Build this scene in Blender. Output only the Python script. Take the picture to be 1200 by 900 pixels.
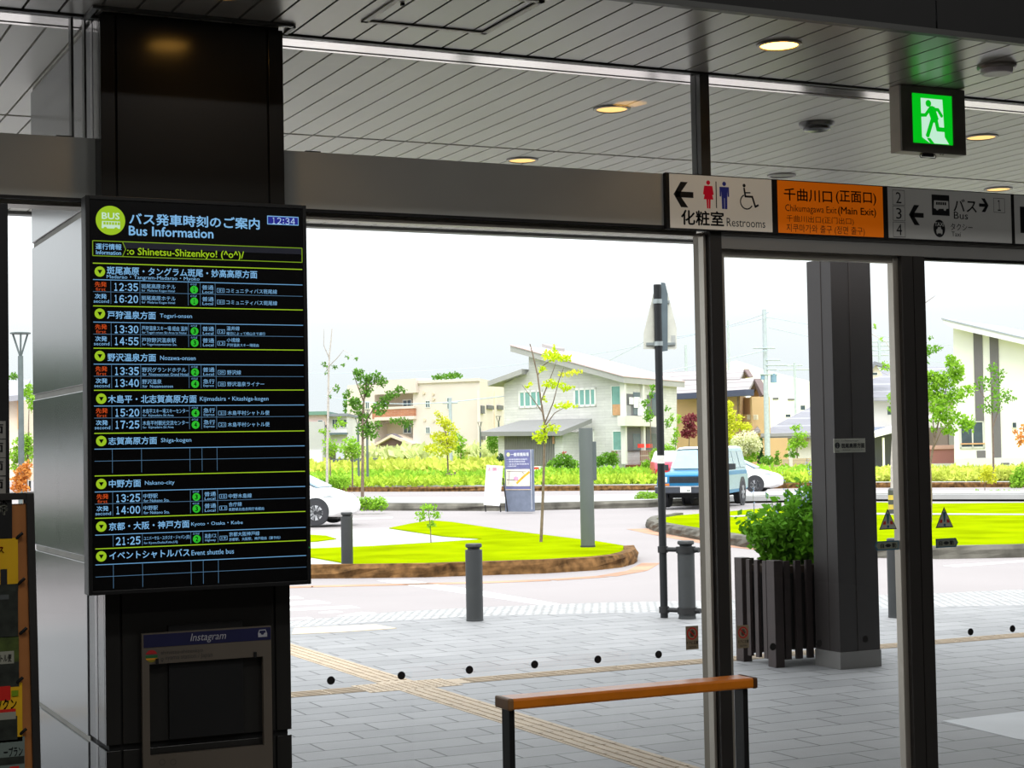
import bpy, bmesh, math, random
from mathutils import Vector, Matrix
random.seed(7)
S = bpy.context.scene
for o in list(bpy.data.objects): bpy.data.objects.remove(o)
COL = S.collection

# ------------------------------------------------------------------ camera
FPX, YAW, PITCH, ROLL, EYE = 1991.0, math.radians(25.536), math.radians(2.220), math.radians(-1.045), 1.9
FW = Vector((math.sin(YAW)*math.cos(PITCH), math.cos(YAW)*math.cos(PITCH), math.sin(PITCH)))
_r = FW.cross(Vector((0, 0, 1))).normalized(); _u = _r.cross(FW)
RT = _r*math.cos(ROLL)+_u*math.sin(ROLL); UP = -_r*math.sin(ROLL)+_u*math.cos(ROLL)
CAM = Vector((0, 0, EYE))
cd = bpy.data.cameras.new('camera'); cam = bpy.data.objects.new('camera', cd); COL.objects.link(cam)
cd.sensor_fit = 'HORIZONTAL'; cd.sensor_width = 36.0; cd.lens = FPX/1200*36.0
cd.clip_start = 0.05; cd.clip_end = 2000
M = Matrix((RT, UP, -FW)).transposed().to_4x4(); M.translation = CAM
cam.matrix_world = M
S.camera = cam

# ------------------------------------------------------------------ sky, exposure
S.view_settings.view_transform = 'Standard'; S.view_settings.look = 'None'
S.view_settings.exposure = 0.0; S.view_settings.gamma = 1.0; S.view_settings.use_curve_mapping = False
W = bpy.data.worlds.new('sky'); S.world = W; W.use_nodes = True
nt = W.node_tree; nt.nodes.clear()
wo = nt.nodes.new('ShaderNodeOutputWorld'); bg = nt.nodes.new('ShaderNodeBackground')
tc = nt.nodes.new('ShaderNodeTexCoord'); sx = nt.nodes.new('ShaderNodeSeparateXYZ'); rp = nt.nodes.new('ShaderNodeValToRGB')
nt.links.new(tc.outputs['Generated'], sx.inputs[0]); nt.links.new(sx.outputs['Z'], rp.inputs[0])
nt.links.new(rp.outputs[0], bg.inputs[0]); nt.links.new(bg.outputs[0], wo.inputs[0])
SKY = 3.4
bg.inputs[1].default_value = SKY
els = rp.color_ramp.elements
def skyc(r, g, b): return (r/SKY, g/SKY, b/SKY, 1)
els[0].position = 0.0; els[0].color = skyc(.95, 1.0, 1.02)
els[1].position = 1.0; els[1].color = skyc(3.2, 3.3, 3.4)
for p, c in ((.04, (.96, 1.03, 1.06)), (.075, (1.07, 1.11, 1.13)), (.11, (1.5, 1.56, 1.6)), (.30, (2.0, 2.05, 2.1)), (.6, (2.8, 2.9, 3.0))):
    e = els.new(p); e.color = skyc(*c)
sl = bpy.data.lights.new('sun', 'SUN'); sl.energy = 3.0; sl.angle = math.radians(30); sl.color = (1, .97, .92)
so = bpy.data.objects.new('sun', sl); COL.objects.link(so)
so.rotation_euler = (math.radians(36), 0, math.radians(-18))      # high behind the station
# unseen fill lights added high behind the camera to brighten the hall
for hx, hy in ((-2, -3), (4, -3), (1, 1.2), (7, 1.2), (-4, 1.2)):
    al = bpy.data.lights.new('hall_fill', 'AREA'); al.shape = 'RECTANGLE'; al.size = 1.6; al.size_y = .5; al.energy = 70; al.color = (1, .99, .96)
    ao = bpy.data.objects.new('hall_fill', al); COL.objects.link(ao); ao.location = (hx, hy, 6.3)

# ------------------------------------------------------------------ picture <-> place
def ray(x, y): return RT*((x-600)/FPX) - UP*((y-450)/FPX) + FW
def G(x, y, z=0.0):
    d = ray(x, y); return CAM + d*((z-EYE)/d.z)
def at(x, y, depth): return CAM + ray(x, y)*depth       # depth along the optical axis
def depth_of(p): return (Vector(p)-CAM).dot(FW)
HOR = lambda x: 527.2-.01824*(x-600)
class Plane:
    """A vertical wall plane: u runs along it, w is height, d is the distance it stands out."""
    def __init__(s, o, u, flip=False):
        s.o = Vector((o[0], o[1], 0)); s.u = Vector((u[0], u[1], 0)).normalized()
        s.n = Vector((s.u.y, -s.u.x, 0))
        if s.n.dot(CAM-s.o) < 0: s.n = -s.n
    def uv(s, x, y, d=0.0):
        r = ray(x, y); t = (s.o+s.n*d-CAM).dot(s.n)/r.dot(s.n); p = CAM+r*t
        return ((p-s.o).dot(s.u), p.z)
    def pt(s, u, w, d=0.0): return s.o+s.u*u+s.n*d+Vector((0, 0, w))
def plane_px(x0, d0, x1, d1):
    a = at(x0, HOR(x0), d0); b = at(x1, HOR(x1), d1); return Plane(a, b-a)

# ------------------------------------------------------------------ materials
def lin(c):
    c = c/255.0
    return c/12.92 if c <= .04045 else ((c+.055)/1.055)**2.4
def L(r, g, b): return (lin(r), lin(g), lin(b), 1)
MATS = {}
def mat(name, col, rough=.6, metal=0.0, var=.12, scale=6.0, bump=0.0, bscale=None, emit=None, estr=0.0, spec=.5, transl=0.0):
    if name in MATS: return MATS[name]
    m = bpy.data.materials.new(name); m.use_nodes = True; MATS[name] = m
    n = m.node_tree; b = n.nodes['Principled BSDF']
    if len(col) == 3: col = (*col, 1)
    b.inputs['Roughness'].default_value = rough; b.inputs['Metallic'].default_value = metal
    b.inputs['Specular IOR Level'].default_value = spec
    tc = n.nodes.new('ShaderNodeTexCoord')
    nz = n.nodes.new('ShaderNodeTexNoise'); nz.inputs['Scale'].default_value = scale; nz.inputs['Detail'].default_value = 4
    n.links.new(tc.outputs['Object'], nz.inputs['Vector'])
    cr = n.nodes.new('ShaderNodeValToRGB')
    cr.color_ramp.elements[0].position = .3; cr.color_ramp.elements[1].position = .7
    cr.color_ramp.elements[0].color = tuple(max(0, c*(1-var)) for c in col[:3])+(1,)
    cr.color_ramp.elements[1].color = tuple(min(1, c*(1+var)) for c in col[:3])+(1,)
    n.links.new(nz.outputs['Fac'], cr.inputs[0]); n.links.new(cr.outputs[0], b.inputs['Base Color'])
    if bump:
        n2 = n.nodes.new('ShaderNodeTexNoise'); n2.inputs['Scale'].default_value = bscale or scale*4; n2.inputs['Detail'].default_value = 5
        n.links.new(tc.outputs['Object'], n2.inputs['Vector'])
        bp = n.nodes.new('ShaderNodeBump'); bp.inputs['Strength'].default_value = bump; bp.inputs['Distance'].default_value = .02
        n.links.new(n2.outputs['Fac'], bp.inputs['Height']); n.links.new(bp.outputs[0], b.inputs['Normal'])
    if emit:
        b.inputs['Emission Color'].default_value = (*emit[:3], 1); b.inputs['Emission Strength'].default_value = estr
    if transl:
        tr = n.nodes.new('ShaderNodeBsdfTranslucent'); mx = n.nodes.new('ShaderNodeMixShader'); mx.inputs[0].default_value = transl
        n.links.new(cr.outputs[0], tr.inputs[0]); n.links.new(b.outputs[0], mx.inputs[1]); n.links.new(tr.outputs[0], mx.inputs[2])
        n.links.new(mx.outputs[0], n.nodes['Material Output'].inputs[0])
    return m
def emis(name, col, strength=1.0):
    return mat(name, (.02, .02, .02), .6, var=.1, emit=col, estr=strength, spec=.2)
def glass(name, tint=(.985, .992, .99), refl=.03):
    if name in MATS: return MATS[name]
    m = bpy.data.materials.new(name); m.use_nodes = True; MATS[name] = m
    n = m.node_tree; n.nodes.clear()
    out = n.nodes.new('ShaderNodeOutputMaterial'); mx = n.nodes.new('ShaderNodeMixShader')
    t = n.nodes.new('ShaderNodeBsdfTransparent'); t.inputs[0].default_value = (*tint, 1)
    g = n.nodes.new('ShaderNodeBsdfGlossy'); g.inputs['Roughness'].default_value = .02
    lw = n.nodes.new('ShaderNodeLayerWeight'); lw.inputs[0].default_value = .5
    pw = n.nodes.new('ShaderNodeMath'); pw.operation = 'POWER'; pw.inputs[1].default_value = 5
    ma = n.nodes.new('ShaderNodeMath'); ma.operation = 'MULTIPLY_ADD'; ma.inputs[1].default_value = 1-refl; ma.inputs[2].default_value = refl
    n.links.new(lw.outputs['Facing'], pw.inputs[0]); n.links.new(pw.outputs[0], ma.inputs[0]); n.links.new(ma.outputs[0], mx.inputs[0])
    n.links.new(t.outputs[0], mx.inputs[1]); n.links.new(g.outputs[0], mx.inputs[2]); n.links.new(mx.outputs[0], out.inputs[0])
    return m
def brick(name, c1, c2, mortar, bw, rh, ms, rough=.7, offset=.5, vertical=False, bump=.3, var=True):
    """Block pattern in world metres (floors: x/y, walls: along/up)."""
    m = bpy.data.materials.new(name); m.use_nodes = True; MATS[name] = m
    n = m.node_tree; b = n.nodes['Principled BSDF']; b.inputs['Roughness'].default_value = rough
    g = n.nodes.new('ShaderNodeNewGeometry'); v = g.outputs['Position']
    if vertical:
        s = n.nodes.new('ShaderNodeSeparateXYZ'); c = n.nodes.new('ShaderNodeCombineXYZ'); a = n.nodes.new('ShaderNodeMath'); a.operation = 'ADD'
        n.links.new(v, s.inputs[0]); n.links.new(s.outputs[0], a.inputs[0]); n.links.new(s.outputs[1], a.inputs[1])
        n.links.new(a.outputs[0], c.inputs[0]); n.links.new(s.outputs[2], c.inputs[1]); v = c.outputs[0]
    br = n.nodes.new('ShaderNodeTexBrick'); br.offset = offset
    br.inputs['Scale'].default_value = 1; br.inputs['Brick Width'].default_value = bw; br.inputs['Row Height'].default_value = rh
    br.inputs['Mortar Size'].default_value = ms; br.inputs['Mortar Smooth'].default_value = .1; br.inputs['Bias'].default_value = 0
    br.inputs['Color1'].default_value = (*c1, 1); br.inputs['Color2'].default_value = (*c2, 1); br.inputs['Mortar'].default_value = (*mortar, 1)
    n.links.new(v, br.inputs['Vector'])
    nz = n.nodes.new('ShaderNodeTexNoise'); nz.inputs['Scale'].default_value = 1.7; nz.inputs['Detail'].default_value = 8; nz.inputs['Roughness'].default_value = .7
    n.links.new(v, nz.inputs['Vector'])
    mp = n.nodes.new('ShaderNodeMapRange'); mp.inputs['From Min'].default_value = .3; mp.inputs['From Max'].default_value = .7
    mp.inputs['To Min'].default_value = .88; mp.inputs['To Max'].default_value = 1.1
    n.links.new(nz.outputs['Fac'], mp.inputs[0])
    mm = n.nodes.new('ShaderNodeMixRGB'); mm.blend_type = 'MULTIPLY'; mm.inputs[0].default_value = 1
    n.links.new(br.outputs['Color'], mm.inputs[1]); n.links.new(mp.outputs[0], mm.inputs[2]); n.links.new(mm.outputs[0], b.inputs['Base Color'])
    bp = n.nodes.new('ShaderNodeBump'); bp.inputs['Strength'].default_value = bump; bp.inputs['Distance'].default_value = .01; bp.invert = True
    n.links.new(br.outputs['Fac'], bp.inputs['Height']); n.links.new(bp.outputs[0], b.inputs['Normal'])
    return m

# ------------------------------------------------------------------ mesh builder
XF = {}          # thing -> matrix
class MB:
    def __init__(s): s.v = []; s.f = []
    def add(s, vs, fs):
        k = len(s.v); s.v += [Vector(p) for p in vs]; s.f += [tuple(i+k for i in f) for f in fs]; return s
    def box(s, a, b, rot=0, c=None):
        x0, y0, z0 = a; x1, y1, z1 = b
        vs = [Vector((x, y, z)) for z in (z0, z1) for x, y in ((x0, y0), (x1, y0), (x1, y1), (x0, y1))]
        if rot:
            c = Vector(c or ((x0+x1)/2, (y0+y1)/2, 0)); c.z = 0; R = Matrix.Rotation(rot, 3, 'Z'); vs = [R@(v-c)+c for v in vs]
        return s.add(vs, [(3, 2, 1, 0), (4, 5, 6, 7), (0, 1, 5, 4), (1, 2, 6, 5), (2, 3, 7, 6), (3, 0, 4, 7)])
    def cbox(s, c, size):
        return s.box([c[i]-size[i]/2 for i in range(3)], [c[i]+size[i]/2 for i in range(3)])
    def prism(s, pts, off):
        """polygon (3-D points) pushed along the vector off"""
        n = len(pts); pts = [Vector(p) for p in pts]; off = Vector(off)
        return s.add(pts+[p+off for p in pts], [tuple(range(n))[::-1], tuple(range(n, 2*n))]+[(i, (i+1) % n, n+(i+1) % n, n+i) for i in range(n)])
    def sheet(s, pts): return s.add(pts, [tuple(range(len(pts)))])
    def tube(s, pts, rad, seg=8, cap=True):
        pts = [Vector(p) for p in pts]; n = len(pts)
        if not isinstance(rad, (list, tuple)): rad = [rad]*n
        vs = []; ref = None
        for i, p in enumerate(pts):
            d = (pts[min(i+1, n-1)]-pts[max(i-1, 0)]).normalized()
            if ref is None: ref = Vector((1, 0, 0)) if abs(d.x) < .9 else Vector((0, 1, 0))
            a = d.cross(ref).normalized(); b = d.cross(a).normalized(); ref = -b.cross(d).normalized() if False else ref
            vs += [p+(a*math.cos(2*math.pi*k/seg)+b*math.sin(2*math.pi*k/seg))*rad[i] for k in range(seg)]
        fs = [(i*seg+k, i*seg+(k+1) % seg, (i+1)*seg+(k+1) % seg, (i+1)*seg+k) for i in range(n-1) for k in range(seg)]
        if cap: fs += [tuple(range(seg))[::-1], tuple((n-1)*seg+k for k in range(seg))]
        return s.add(vs, fs)
    def lathe(s, prof, c=(0, 0, 0), seg=24, axis='Z'):
        c = Vector(c); vs = []
        for r, h in prof:
            for k in range(seg):
                a = 2*math.pi*k/seg; x, y = r*math.cos(a), r*math.sin(a)
                vs.append(c+(Vector((x, y, h)) if axis == 'Z' else Vector((x, h, y)) if axis == 'Y' else Vector((h, x, y))))
        n = len(prof)
        fs = [(i*seg+k, i*seg+(k+1) % seg, (i+1)*seg+(k+1) % seg, (i+1)*seg+k) for i in range(n-1) for k in range(seg)]
        fs += [tuple(range(seg))[::-1], tuple((n-1)*seg+k for k in range(seg))]
        return s.add(vs, fs)
    # on a wall plane -------------------------------------------------
    def wall(s, P, uvs, d0, d1):
        return s.prism([P.pt(u, w, d0) for u, w in uvs], P.n*(d1-d0))
    def wpoly(s, P, px, d0, d1, dd=0.0): return s.wall(P, [P.uv(x, y, dd) for x, y in px], d0, d1)
    def wrect(s, P, x0, y0, x1, y1, d0, d1, dd=0.0):
        u0, w0 = P.uv(x0, y0, dd); u1, w1 = P.uv(x1, y1, dd)
        return s.wall(P, [(u0, w1), (u1, w1), (u1, w0), (u0, w0)], d0, d1)
    def wdisc(s, P, u, w, r, d0, d1, seg=28, ry=None):
        ry = ry or r
        return s.wall(P, [(u+r*math.cos(2*math.pi*k/seg), w+ry*math.sin(2*math.pi*k/seg)) for k in range(seg)], d0, d1)
    def wring(s, P, u, w, r0, r1, d, seg=32, a0=0, a1=2*math.pi):
        full = abs(a1-a0-2*math.pi) < 1e-6; m = seg if full else seg+1; vs = []
        for k in range(m):
            a = a0+(a1-a0)*k/seg
            for r in (r0, r1): vs.append(P.pt(u+r*math.cos(a), w+r*math.sin(a), d))
        return s.add(vs, [(2*k, 2*k+1, 2*((k+1) % m)+1, 2*((k+1) % m)) for k in range(seg)])
    def wstroke(s, P, pts, wd, d):
        """flat stroke of width wd through (u, w) points"""
        for (a, b), (c, e) in zip(pts[:-1], pts[1:]):
            t = Vector((c-a, e-b)); l = t.length
            if l < 1e-7: continue
            t /= l; nn = Vector((-t.y, t.x))*wd/2; t = t*wd*.3
            s.sheet([P.pt(a+nn.x-t.x, b+nn.y-t.y, d), P.pt(a-nn.x-t.x, b-nn.y-t.y, d), P.pt(c-nn.x+t.x, e-nn.y+t.y, d), P.pt(c+nn.x+t.x, e+nn.y+t.y, d)])
        return s
    def wp(s, P, px, d0, d1): return s.wpoly(P, px, d0, d1, max(d0, d1))
    def text(s, P, txt, u0, w0, u1, w1, d, bold=0.0, shear=0.0, shrink=False):
        """lettering fitted to the rectangle u0..u1, w0..w1 (w0 low)"""
        vs, fs, (xa, ya, xb, yb) = glyphs(txt, 0.0, shear)
        sxx = (u1-u0)/(xb-xa); sy = (w1-w0)/(yb-ya)
        if txt == '1': k = (u1-u0)*.5; u0, u1 = (u0+u1)/2-k*.62, (u0+u1)/2+k*.62; sxx = (u1-u0)/(xb-xa)
        b = bold*1.1
        for ox, oy in (((-b, 0), (b, 0), (0, -b), (0, b)) if bold > .009 else ((0, 0),)):
            s.add([P.pt(u0+(x+ox-xa)*sxx, w0+(y+oy-ya)*sy, d) for x, y in vs], fs)
        return s
    def clock(s, P, txt, u0, w0, u1, w1, d, bold=0.0):
        k = (u1-u0)/(4*.222+.112); u = u0
        for ch in txt:
            if ch == ':':
                c = u+.056*k; r = .022*k
                for f in (.22, .68): z = w0+(w1-w0)*f; s.wall(P, [(c-r, z-r), (c+r, z-r), (c+r, z+r), (c-r, z+r)], d-.0002, d)
                u += .112*k
            else:
                a, b = (.055, .160) if ch == '1' else (.022, .200)
                s.text(P, chr(ord(ch)+0xFEE0), u+a*k, w0, u+b*k, w1, d, bold); u += .222*k
        return s
    def build(s, name, m, parent=None, smooth=None, bevel=0.0, local=False):
        me = bpy.data.meshes.new(name)
        vs = s.v
        if parent is not None and not local:
            inv = XF[parent.name].inverted(); vs = [inv@v for v in vs]
        me.from_pydata(vs, [], s.f)
        if smooth is not None:
            me.shade_smooth(); me.set_sharp_from_angle(angle=math.radians(smooth))
        me.materials.append(m); me.update()
        o = bpy.data.objects.new(name, me); COL.objects.link(o)
        if parent is not None: o.parent = parent; XF[o.name] = XF[parent.name]
        else: XF[o.name] = Matrix.Identity(4)
        if bevel:
            b = o.modifiers.new('bevel', 'BEVEL'); b.width = bevel; b.segments = 2; b.limit_method = 'ANGLE'
        return o
    def fix(s, me=None): return s
_GL = {}
def glyphs(txt, bold, shear):
    if txt == '1': txt = '１'
    k = (txt, bold, shear)
    if k in _GL: return _GL[k]
    c = bpy.data.curves.new('lettering', 'FONT'); c.body = txt; c.resolution_u = 2; c.offset = bold; c.shear = shear
    o = bpy.data.objects.new('lettering', c); COL.objects.link(o)
    bpy.context.view_layer.update()
    dg = bpy.context.evaluated_depsgraph_get()
    me = bpy.data.meshes.new_from_object(o.evaluated_get(dg))
    vs = [(v.co.x, v.co.y) for v in me.vertices]; fs = [tuple(p.vertices) for p in me.polygons]
    bpy.data.objects.remove(o); bpy.data.curves.remove(c); bpy.data.meshes.remove(me)
    xs = [v[0] for v in vs]; ys = [v[1] for v in vs]
    _GL[k] = (vs, fs, (min(xs), min(ys), max(xs), max(ys))); return _GL[k]

def thing(name, label, cat, loc=(0, 0, 0), rz=0.0, group=None):
    o = bpy.data.objects.new(name, None); COL.objects.link(o); o.empty_display_size = .1
    o.location = loc; o.rotation_euler = (0, 0, rz)
    XF[o.name] = Matrix.Translation(Vector(loc)) @ Matrix.Rotation(rz, 4, 'Z')
    return tag(o, label, cat, group)
def tag(o, label, cat, group=None, kind=None):
    o['label'] = label; o['category'] = cat
    if group: o['group'] = group
    if kind: o['kind'] = kind
    return o
def struct(o): o['kind'] = 'structure'; return o
def dup(root, loc, rz, label, group=None):
    r = root.copy(); COL.objects.link(r); r.location = loc; r.rotation_euler = (0, 0, rz); r['label'] = label
    if group: r['group'] = group
    XF[r.name] = Matrix.Translation(Vector(loc)) @ Matrix.Rotation(rz, 4, 'Z')
    for ch in list(root.children):
        c = ch.copy(); COL.objects.link(c); c.parent = r
        for g in list(ch.children):
            d = g.copy(); COL.objects.link(d); d.parent = c
    return r

# ================================================================== THE STATION HALL
ZC = 3.483; YF = 6.10; YG = 6.14
PF = Plane((0, YF), (1, 0)); 
alu = mat('dark aluminium', L(92, 92, 90)[:3], .42, .55, .06, 3)
alu_light = mat('pale aluminium', L(205, 198, 186)[:3], .35, .6, .05, 3)
black_metal = mat('black metal', L(26, 26, 27)[:3], .5, .1, .1, 5)
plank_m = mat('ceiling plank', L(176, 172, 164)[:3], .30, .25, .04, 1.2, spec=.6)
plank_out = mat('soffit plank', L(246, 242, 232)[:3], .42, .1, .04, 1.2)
gap_m = mat('plank gap', L(20, 19, 18)[:3], .9)
panel_dark = mat('pillar panel', L(44, 43, 41)[:3], .18, 0, .05, 2, spec=.4)
alu_front = mat('shaded mullion front', L(58, 55, 53)[:3], .45, .2, .05, 3)  # same aluminium darkened: shade on the inward fronts put into the colour
lintel_m = mat('lintel aluminium', L(150, 149, 146)[:3], .5, .2, .05, 3)
header_m = mat('header panel', L(214, 216, 212)[:3], .55, 0, .04, 2.5)
steel = mat('brushed steel', L(84, 86, 90)[:3], .16, .12, .04, 2, spec=.9); steel.node_tree.nodes['Principled BSDF'].inputs['IOR'].default_value = 1.9
pane_m = glass('window glass')
hall_dark = mat('hall wall', L(84, 82, 78)[:3], .8, 0, .08, .7)

# floor and shell of the hall
m = MB().box((-7, -9, -.15), (14, 6.26, 0))
struct(m.build('floor', brick('hall floor tile', (.16, .155, .15), (.14, .135, .13), (.06, .06, .06), .6, .6, .004, .35, 0, bump=.1)))
struct(MB().box((-7, -9.2, 0), (14, -9, 6.4)).build('wall_back', hall_dark))
struct(MB().box((-7.2, -9.2, 0), (-7, 6.3, 6.4)).build('wall_left', hall_dark))
struct(MB().box((14, -9.2, 0), (14.2, 6.3, 6.4)).build('wall_right', hall_dark))
struct(MB().box((-7.2, -9.2, 6.4), (14.2, 6.5, 6.6)).build('ceiling_hall', hall_dark))
# the fascia above the edge of the plank ceiling
m = MB()
for a, b in ((-7, 4.318), (4.326, 14)): m.box((a, 5.17, 3.50), (b, 5.22, 6.4))
struct(m.build('wall_fascia', mat('fascia', L(24, 23, 23)[:3], .6)))
struct(MB().box((-7, 5.165, 3.478), (14, 5.20, 3.50)).build('trim_1', alu))

# plank ceilings inside and out
def planks(mb, y0, y1, x0, x1, skip=()):
    k0 = int((x0-2.009)/.1235)-1
    for k in range(k0, k0+int((x1-x0)/.1235)+3):
        a = 2.009+k*.1235+.005; b = a+.1135
        if b < x0 or a > x1: continue
        segs = [(y0, y1)]
        for (sa, sb, sy0, sy1) in skip:
            if b > sa and a < sb:
                segs = [(y0, sy0), (sy1, y1)]
        for p, q in segs:
            if q > p: mb.box((a, p, ZC), (b, q, ZC+.016))
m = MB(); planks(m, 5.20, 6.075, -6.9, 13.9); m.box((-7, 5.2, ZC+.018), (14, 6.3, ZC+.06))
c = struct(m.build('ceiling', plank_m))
m = MB(); m.box((-7, 5.2, ZC+.012), (14, 6.14, ZC+.017)); struct(m.build('ceiling_backing', gap_m))
m = MB(); m.box((-7, 6.093, ZC-.006), (14, 6.112, ZC+.02)); struct(m.build('trim_2', alu))
m = MB(); m.box((-14, 6.152, ZC-.001), (40, 6.262, ZC+.02)); m.box((-14, 6.272, ZC-.004), (40, 6.296, ZC+.02))
struct(m.build('trim_3', mat('white metal strip', L(246, 240, 236)[:3], .12, .85, .03, 2)))
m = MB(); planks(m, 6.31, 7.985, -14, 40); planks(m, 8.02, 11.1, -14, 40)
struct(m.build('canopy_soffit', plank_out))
m = MB(); m.box((-14, 6.26, ZC+.016), (40, 11.12, ZC+.03)); struct(m.build('canopy_backing', gap_m))
m = MB(); m.box((-14, 11.11, ZC-.02), (40, 11.2, ZC+.3)); m.box((-14, 6.3, ZC+.03), (40, 11.12, ZC+.28))
struct(m.build('canopy_roof', mat('canopy edge', L(120, 120, 118)[:3], .5, .3)))

# access hatch in the ceiling
def cpx(x, y): p = G(x, y, ZC); return p.x, p.y
hx0, hx1, hy0, hy1 = 2.186, 2.688, 5.30, 5.805
t = thing('ceiling_hatch', 'rectangular framed access hatch in the plank ceiling', 'hatch', ((hx0+hx1)/2, (hy0+hy1)/2, ZC))
m = MB()
for a, b in (((hx0, hy0), (hx0+.022, hy1)), ((hx1-.022, hy0), (hx1, hy1)), ((hx0, hy1-.022), (hx1, hy1)), ((hx0, hy0), (hx1, hy0+.022))):
    m.box((*a, ZC-.006), (*b, ZC-.0005))
m.build('hatch_frame', mat('hatch frame', L(238, 232, 220)[:3], .4, 0), t)
m = MB()
for a, b in (((hx0+.022, hy0+.022), (hx0+.025, hy1-.022)), ((hx1-.025, hy0+.022), (hx1-.022, hy1-.022)), ((hx0+.022, hy1-.025), (hx1-.022, hy1-.022))):
    m.box((*a, ZC-.003), (*b, ZC-.0005))
m.build('hatch_seam', gap_m, t)
MB().lathe([(.008, -.009), (.008, 0)], (hx0+.05, hy0+.22, ZC), 12).build('latch', black_metal, t, 40)

# downlights
warm = emis('lamp diffuser', (1.0, .50, .09), 9.0)
amber = emis('amber diffuser', (1.0, .60, .20), 1.5)
lamp_off = mat('unlit diffuser', L(150, 145, 130)[:3], .4)
rim_m = mat('lamp rim', L(150, 145, 138)[:3], .35, .5)
def downlight(x, y, label, r=.078, m_=warm, group='round ceiling downlights', watts=0):
    t = thing('downlight', label, 'ceiling light', (x, y, ZC), 0, group)
    MB().lathe([(r+.012, -.001), (r+.012, -.006), (r, -.009), (r-.004, -.004)], (x, y, ZC), 36).build('rim', rim_m, t, 35)
    MB().lathe([(r-.003, -.0045), (r-.003, -.0015)], (x, y, ZC), 36).build('diffuser', m_, t, 35)
    if watts:
        l = bpy.data.lights.new('downlight_glow', 'SPOT'); l.energy = watts; l.color = (1, .72, .42); l.spot_size = 2.2; l.shadow_soft_size = r
        lo = bpy.data.objects.new('downlight_glow', l); COL.objects.link(lo); lo.parent = t; lo.location = (0, 0, -.03)
    return t
downlight(3.847, 5.546, 'bright round downlight inside, in the planks near the green exit sign', watts=1.2)
downlight(1.62, 5.602, 'round downlight in the planks right before the dark timetable pillar', watts=1.2)
downlight(3.833, 6.889, 'warm orange downlight under the canopy, behind the clerestory left of its upright', .075, amber)
downlight(4.047, 8.289, 'yellow downlight under the canopy peeping over the plain header beam', .075, amber)
downlight(6.005, 6.858, 'warm orange downlight under the canopy just right of the exit sign', .075, amber)
downlight(7.348, 8.248, 'yellow downlight under the canopy above the bus and taxi sign', .075, amber)
downlight(5.721, 8.254, 'unlit grey downlight under the canopy above the orange exit sign', .072, lamp_off)
t = thing('smoke_detector', 'white round smoke detector in the planks right of the exit sign', 'smoke detector', (4.935, 5.528, ZC))
MB().lathe([(.082, 0), (.082, -.008), (.075, -.016), (.072, -.016)], (4.935, 5.528, ZC), 36).build('base', rim_m, t, 35)
MB().lathe([(.066, -.016), (.066, -.030), (.060, -.036)], (4.935, 5.528, ZC), 36).build('cover', mat('white plastic', L(226, 218, 222)[:3], .4), t, 35)
t = thing('ceiling_sensor', 'dark round sensor under the canopy between the upright and the exit sign', 'sensor', (4.962, 6.849, ZC))
MB().lathe([(.088, 0), (.088, -.006), (.08, -.02), (.07, -.024)], (4.962, 6.849, ZC), 36).build('base', mat('sensor rim', L(90, 88, 86)[:3], .3, .6), t, 35)
MB().lathe([(.07, -.02), (.066, -.035), (.05, -.04)], (4.962, 6.849, ZC), 36).build('dome', mat('sensor dome', L(40, 36, 36)[:3], .25), t, 50)

# ------------------------------------------------------------------ facade
HZ0, HZ1 = 2.813, 3.043
XP0, XP1 = 1.275, 1.949
def beam(x0, x1):
    return MB().box((x0, YF, HZ0+.012), (x1, 6.24, HZ1))
struct(beam(-7, XP0).build('trim_4', header_m)); struct(beam(XP1, 14).build('trim_5', header_m))
m = MB().box((-7, YF-.004, HZ0), (XP0, YF+.02, HZ0+.012)); m.box((XP1, YF-.004, HZ0), (14, YF+.02, HZ0+.012)); struct(m.build('trim_6', black_metal))
m = MB().box((-7, 6.15, HZ0-.012), (XP0, 6.25, HZ0+.01)); m.box((XP1, 6.15, HZ0-.012), (3.82, 6.25, HZ0+.01)); struct(m.build('trim_7', alu_light))
m = MB()
for x in (1.99+.11, 3.873, 4.60, 5.24, -0.35, 1.17): m.box((x-.03, YF+.01, HZ1), (x+.03, YF+.05, HZ1+.006))
struct(m.build('trim_8', black_metal))
# uprights
m = MB(); x0, x1 = 3.856, 3.913
m.box((x0+.003, 6.146, 0), (x1, 6.153, HZ0)); m.box((x0, 6.153, 0), (x1, 6.176, HZ0)); m.box((x0+.003, 6.176, 0), (x1, 6.184, HZ0)); m.box((x0-.004, 6.184, 0), (x1, 6.23, HZ0))
struct(m.build('trim_9', mat('lit jamb side', L(150, 142, 128)[:3], .42, .4, .05, 3)))  # same aluminium made paler: daylight on the side faces put into the colour
struct(MB().box((x0, 6.10, 0), (x1, 6.146, HZ0)).build('trim_16', alu_front))
m = MB(); m.box((3.822, 6.10, HZ1), (3.868, 6.13, ZC)); m.box((3.825, 6.13, HZ1), (3.866, 6.136, ZC)); m.box((3.822, 6.136, HZ1), (3.868, 6.175, ZC))
struct(m.build('trim_10', alu))
zl = PF.uv(950, 297.0)[1]
zl = PF.uv(845, 291)[1]
m = MB(); m.box((3.913, YF, zl), (14, 6.22, zl+.052)); m.box((3.913, YF+.006, zl+.05), (14, 6.22, zl+.058)); m.box((3.913, YF, zl+.056), (14, 6.22, HZ0))
struct(m.build('trim_11', lintel_m))
m = MB(); m.box((4.863, 6.10, 0), (4.924, 6.165, zl)); m.box((4.924, 6.106, 0), (4.929, 6.165, zl)); m.box((4.929, 6.10, 0), (4.992, 6.165, zl))
struct(m.build('trim_12', alu_front))
m = MB().box((-7, 6.13, 0), (XP0, 6.2, .08)); m.box((XP1, 6.13, 0), (3.856, 6.2, .08)); struct(m.build('trim_13', alu))
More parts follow.
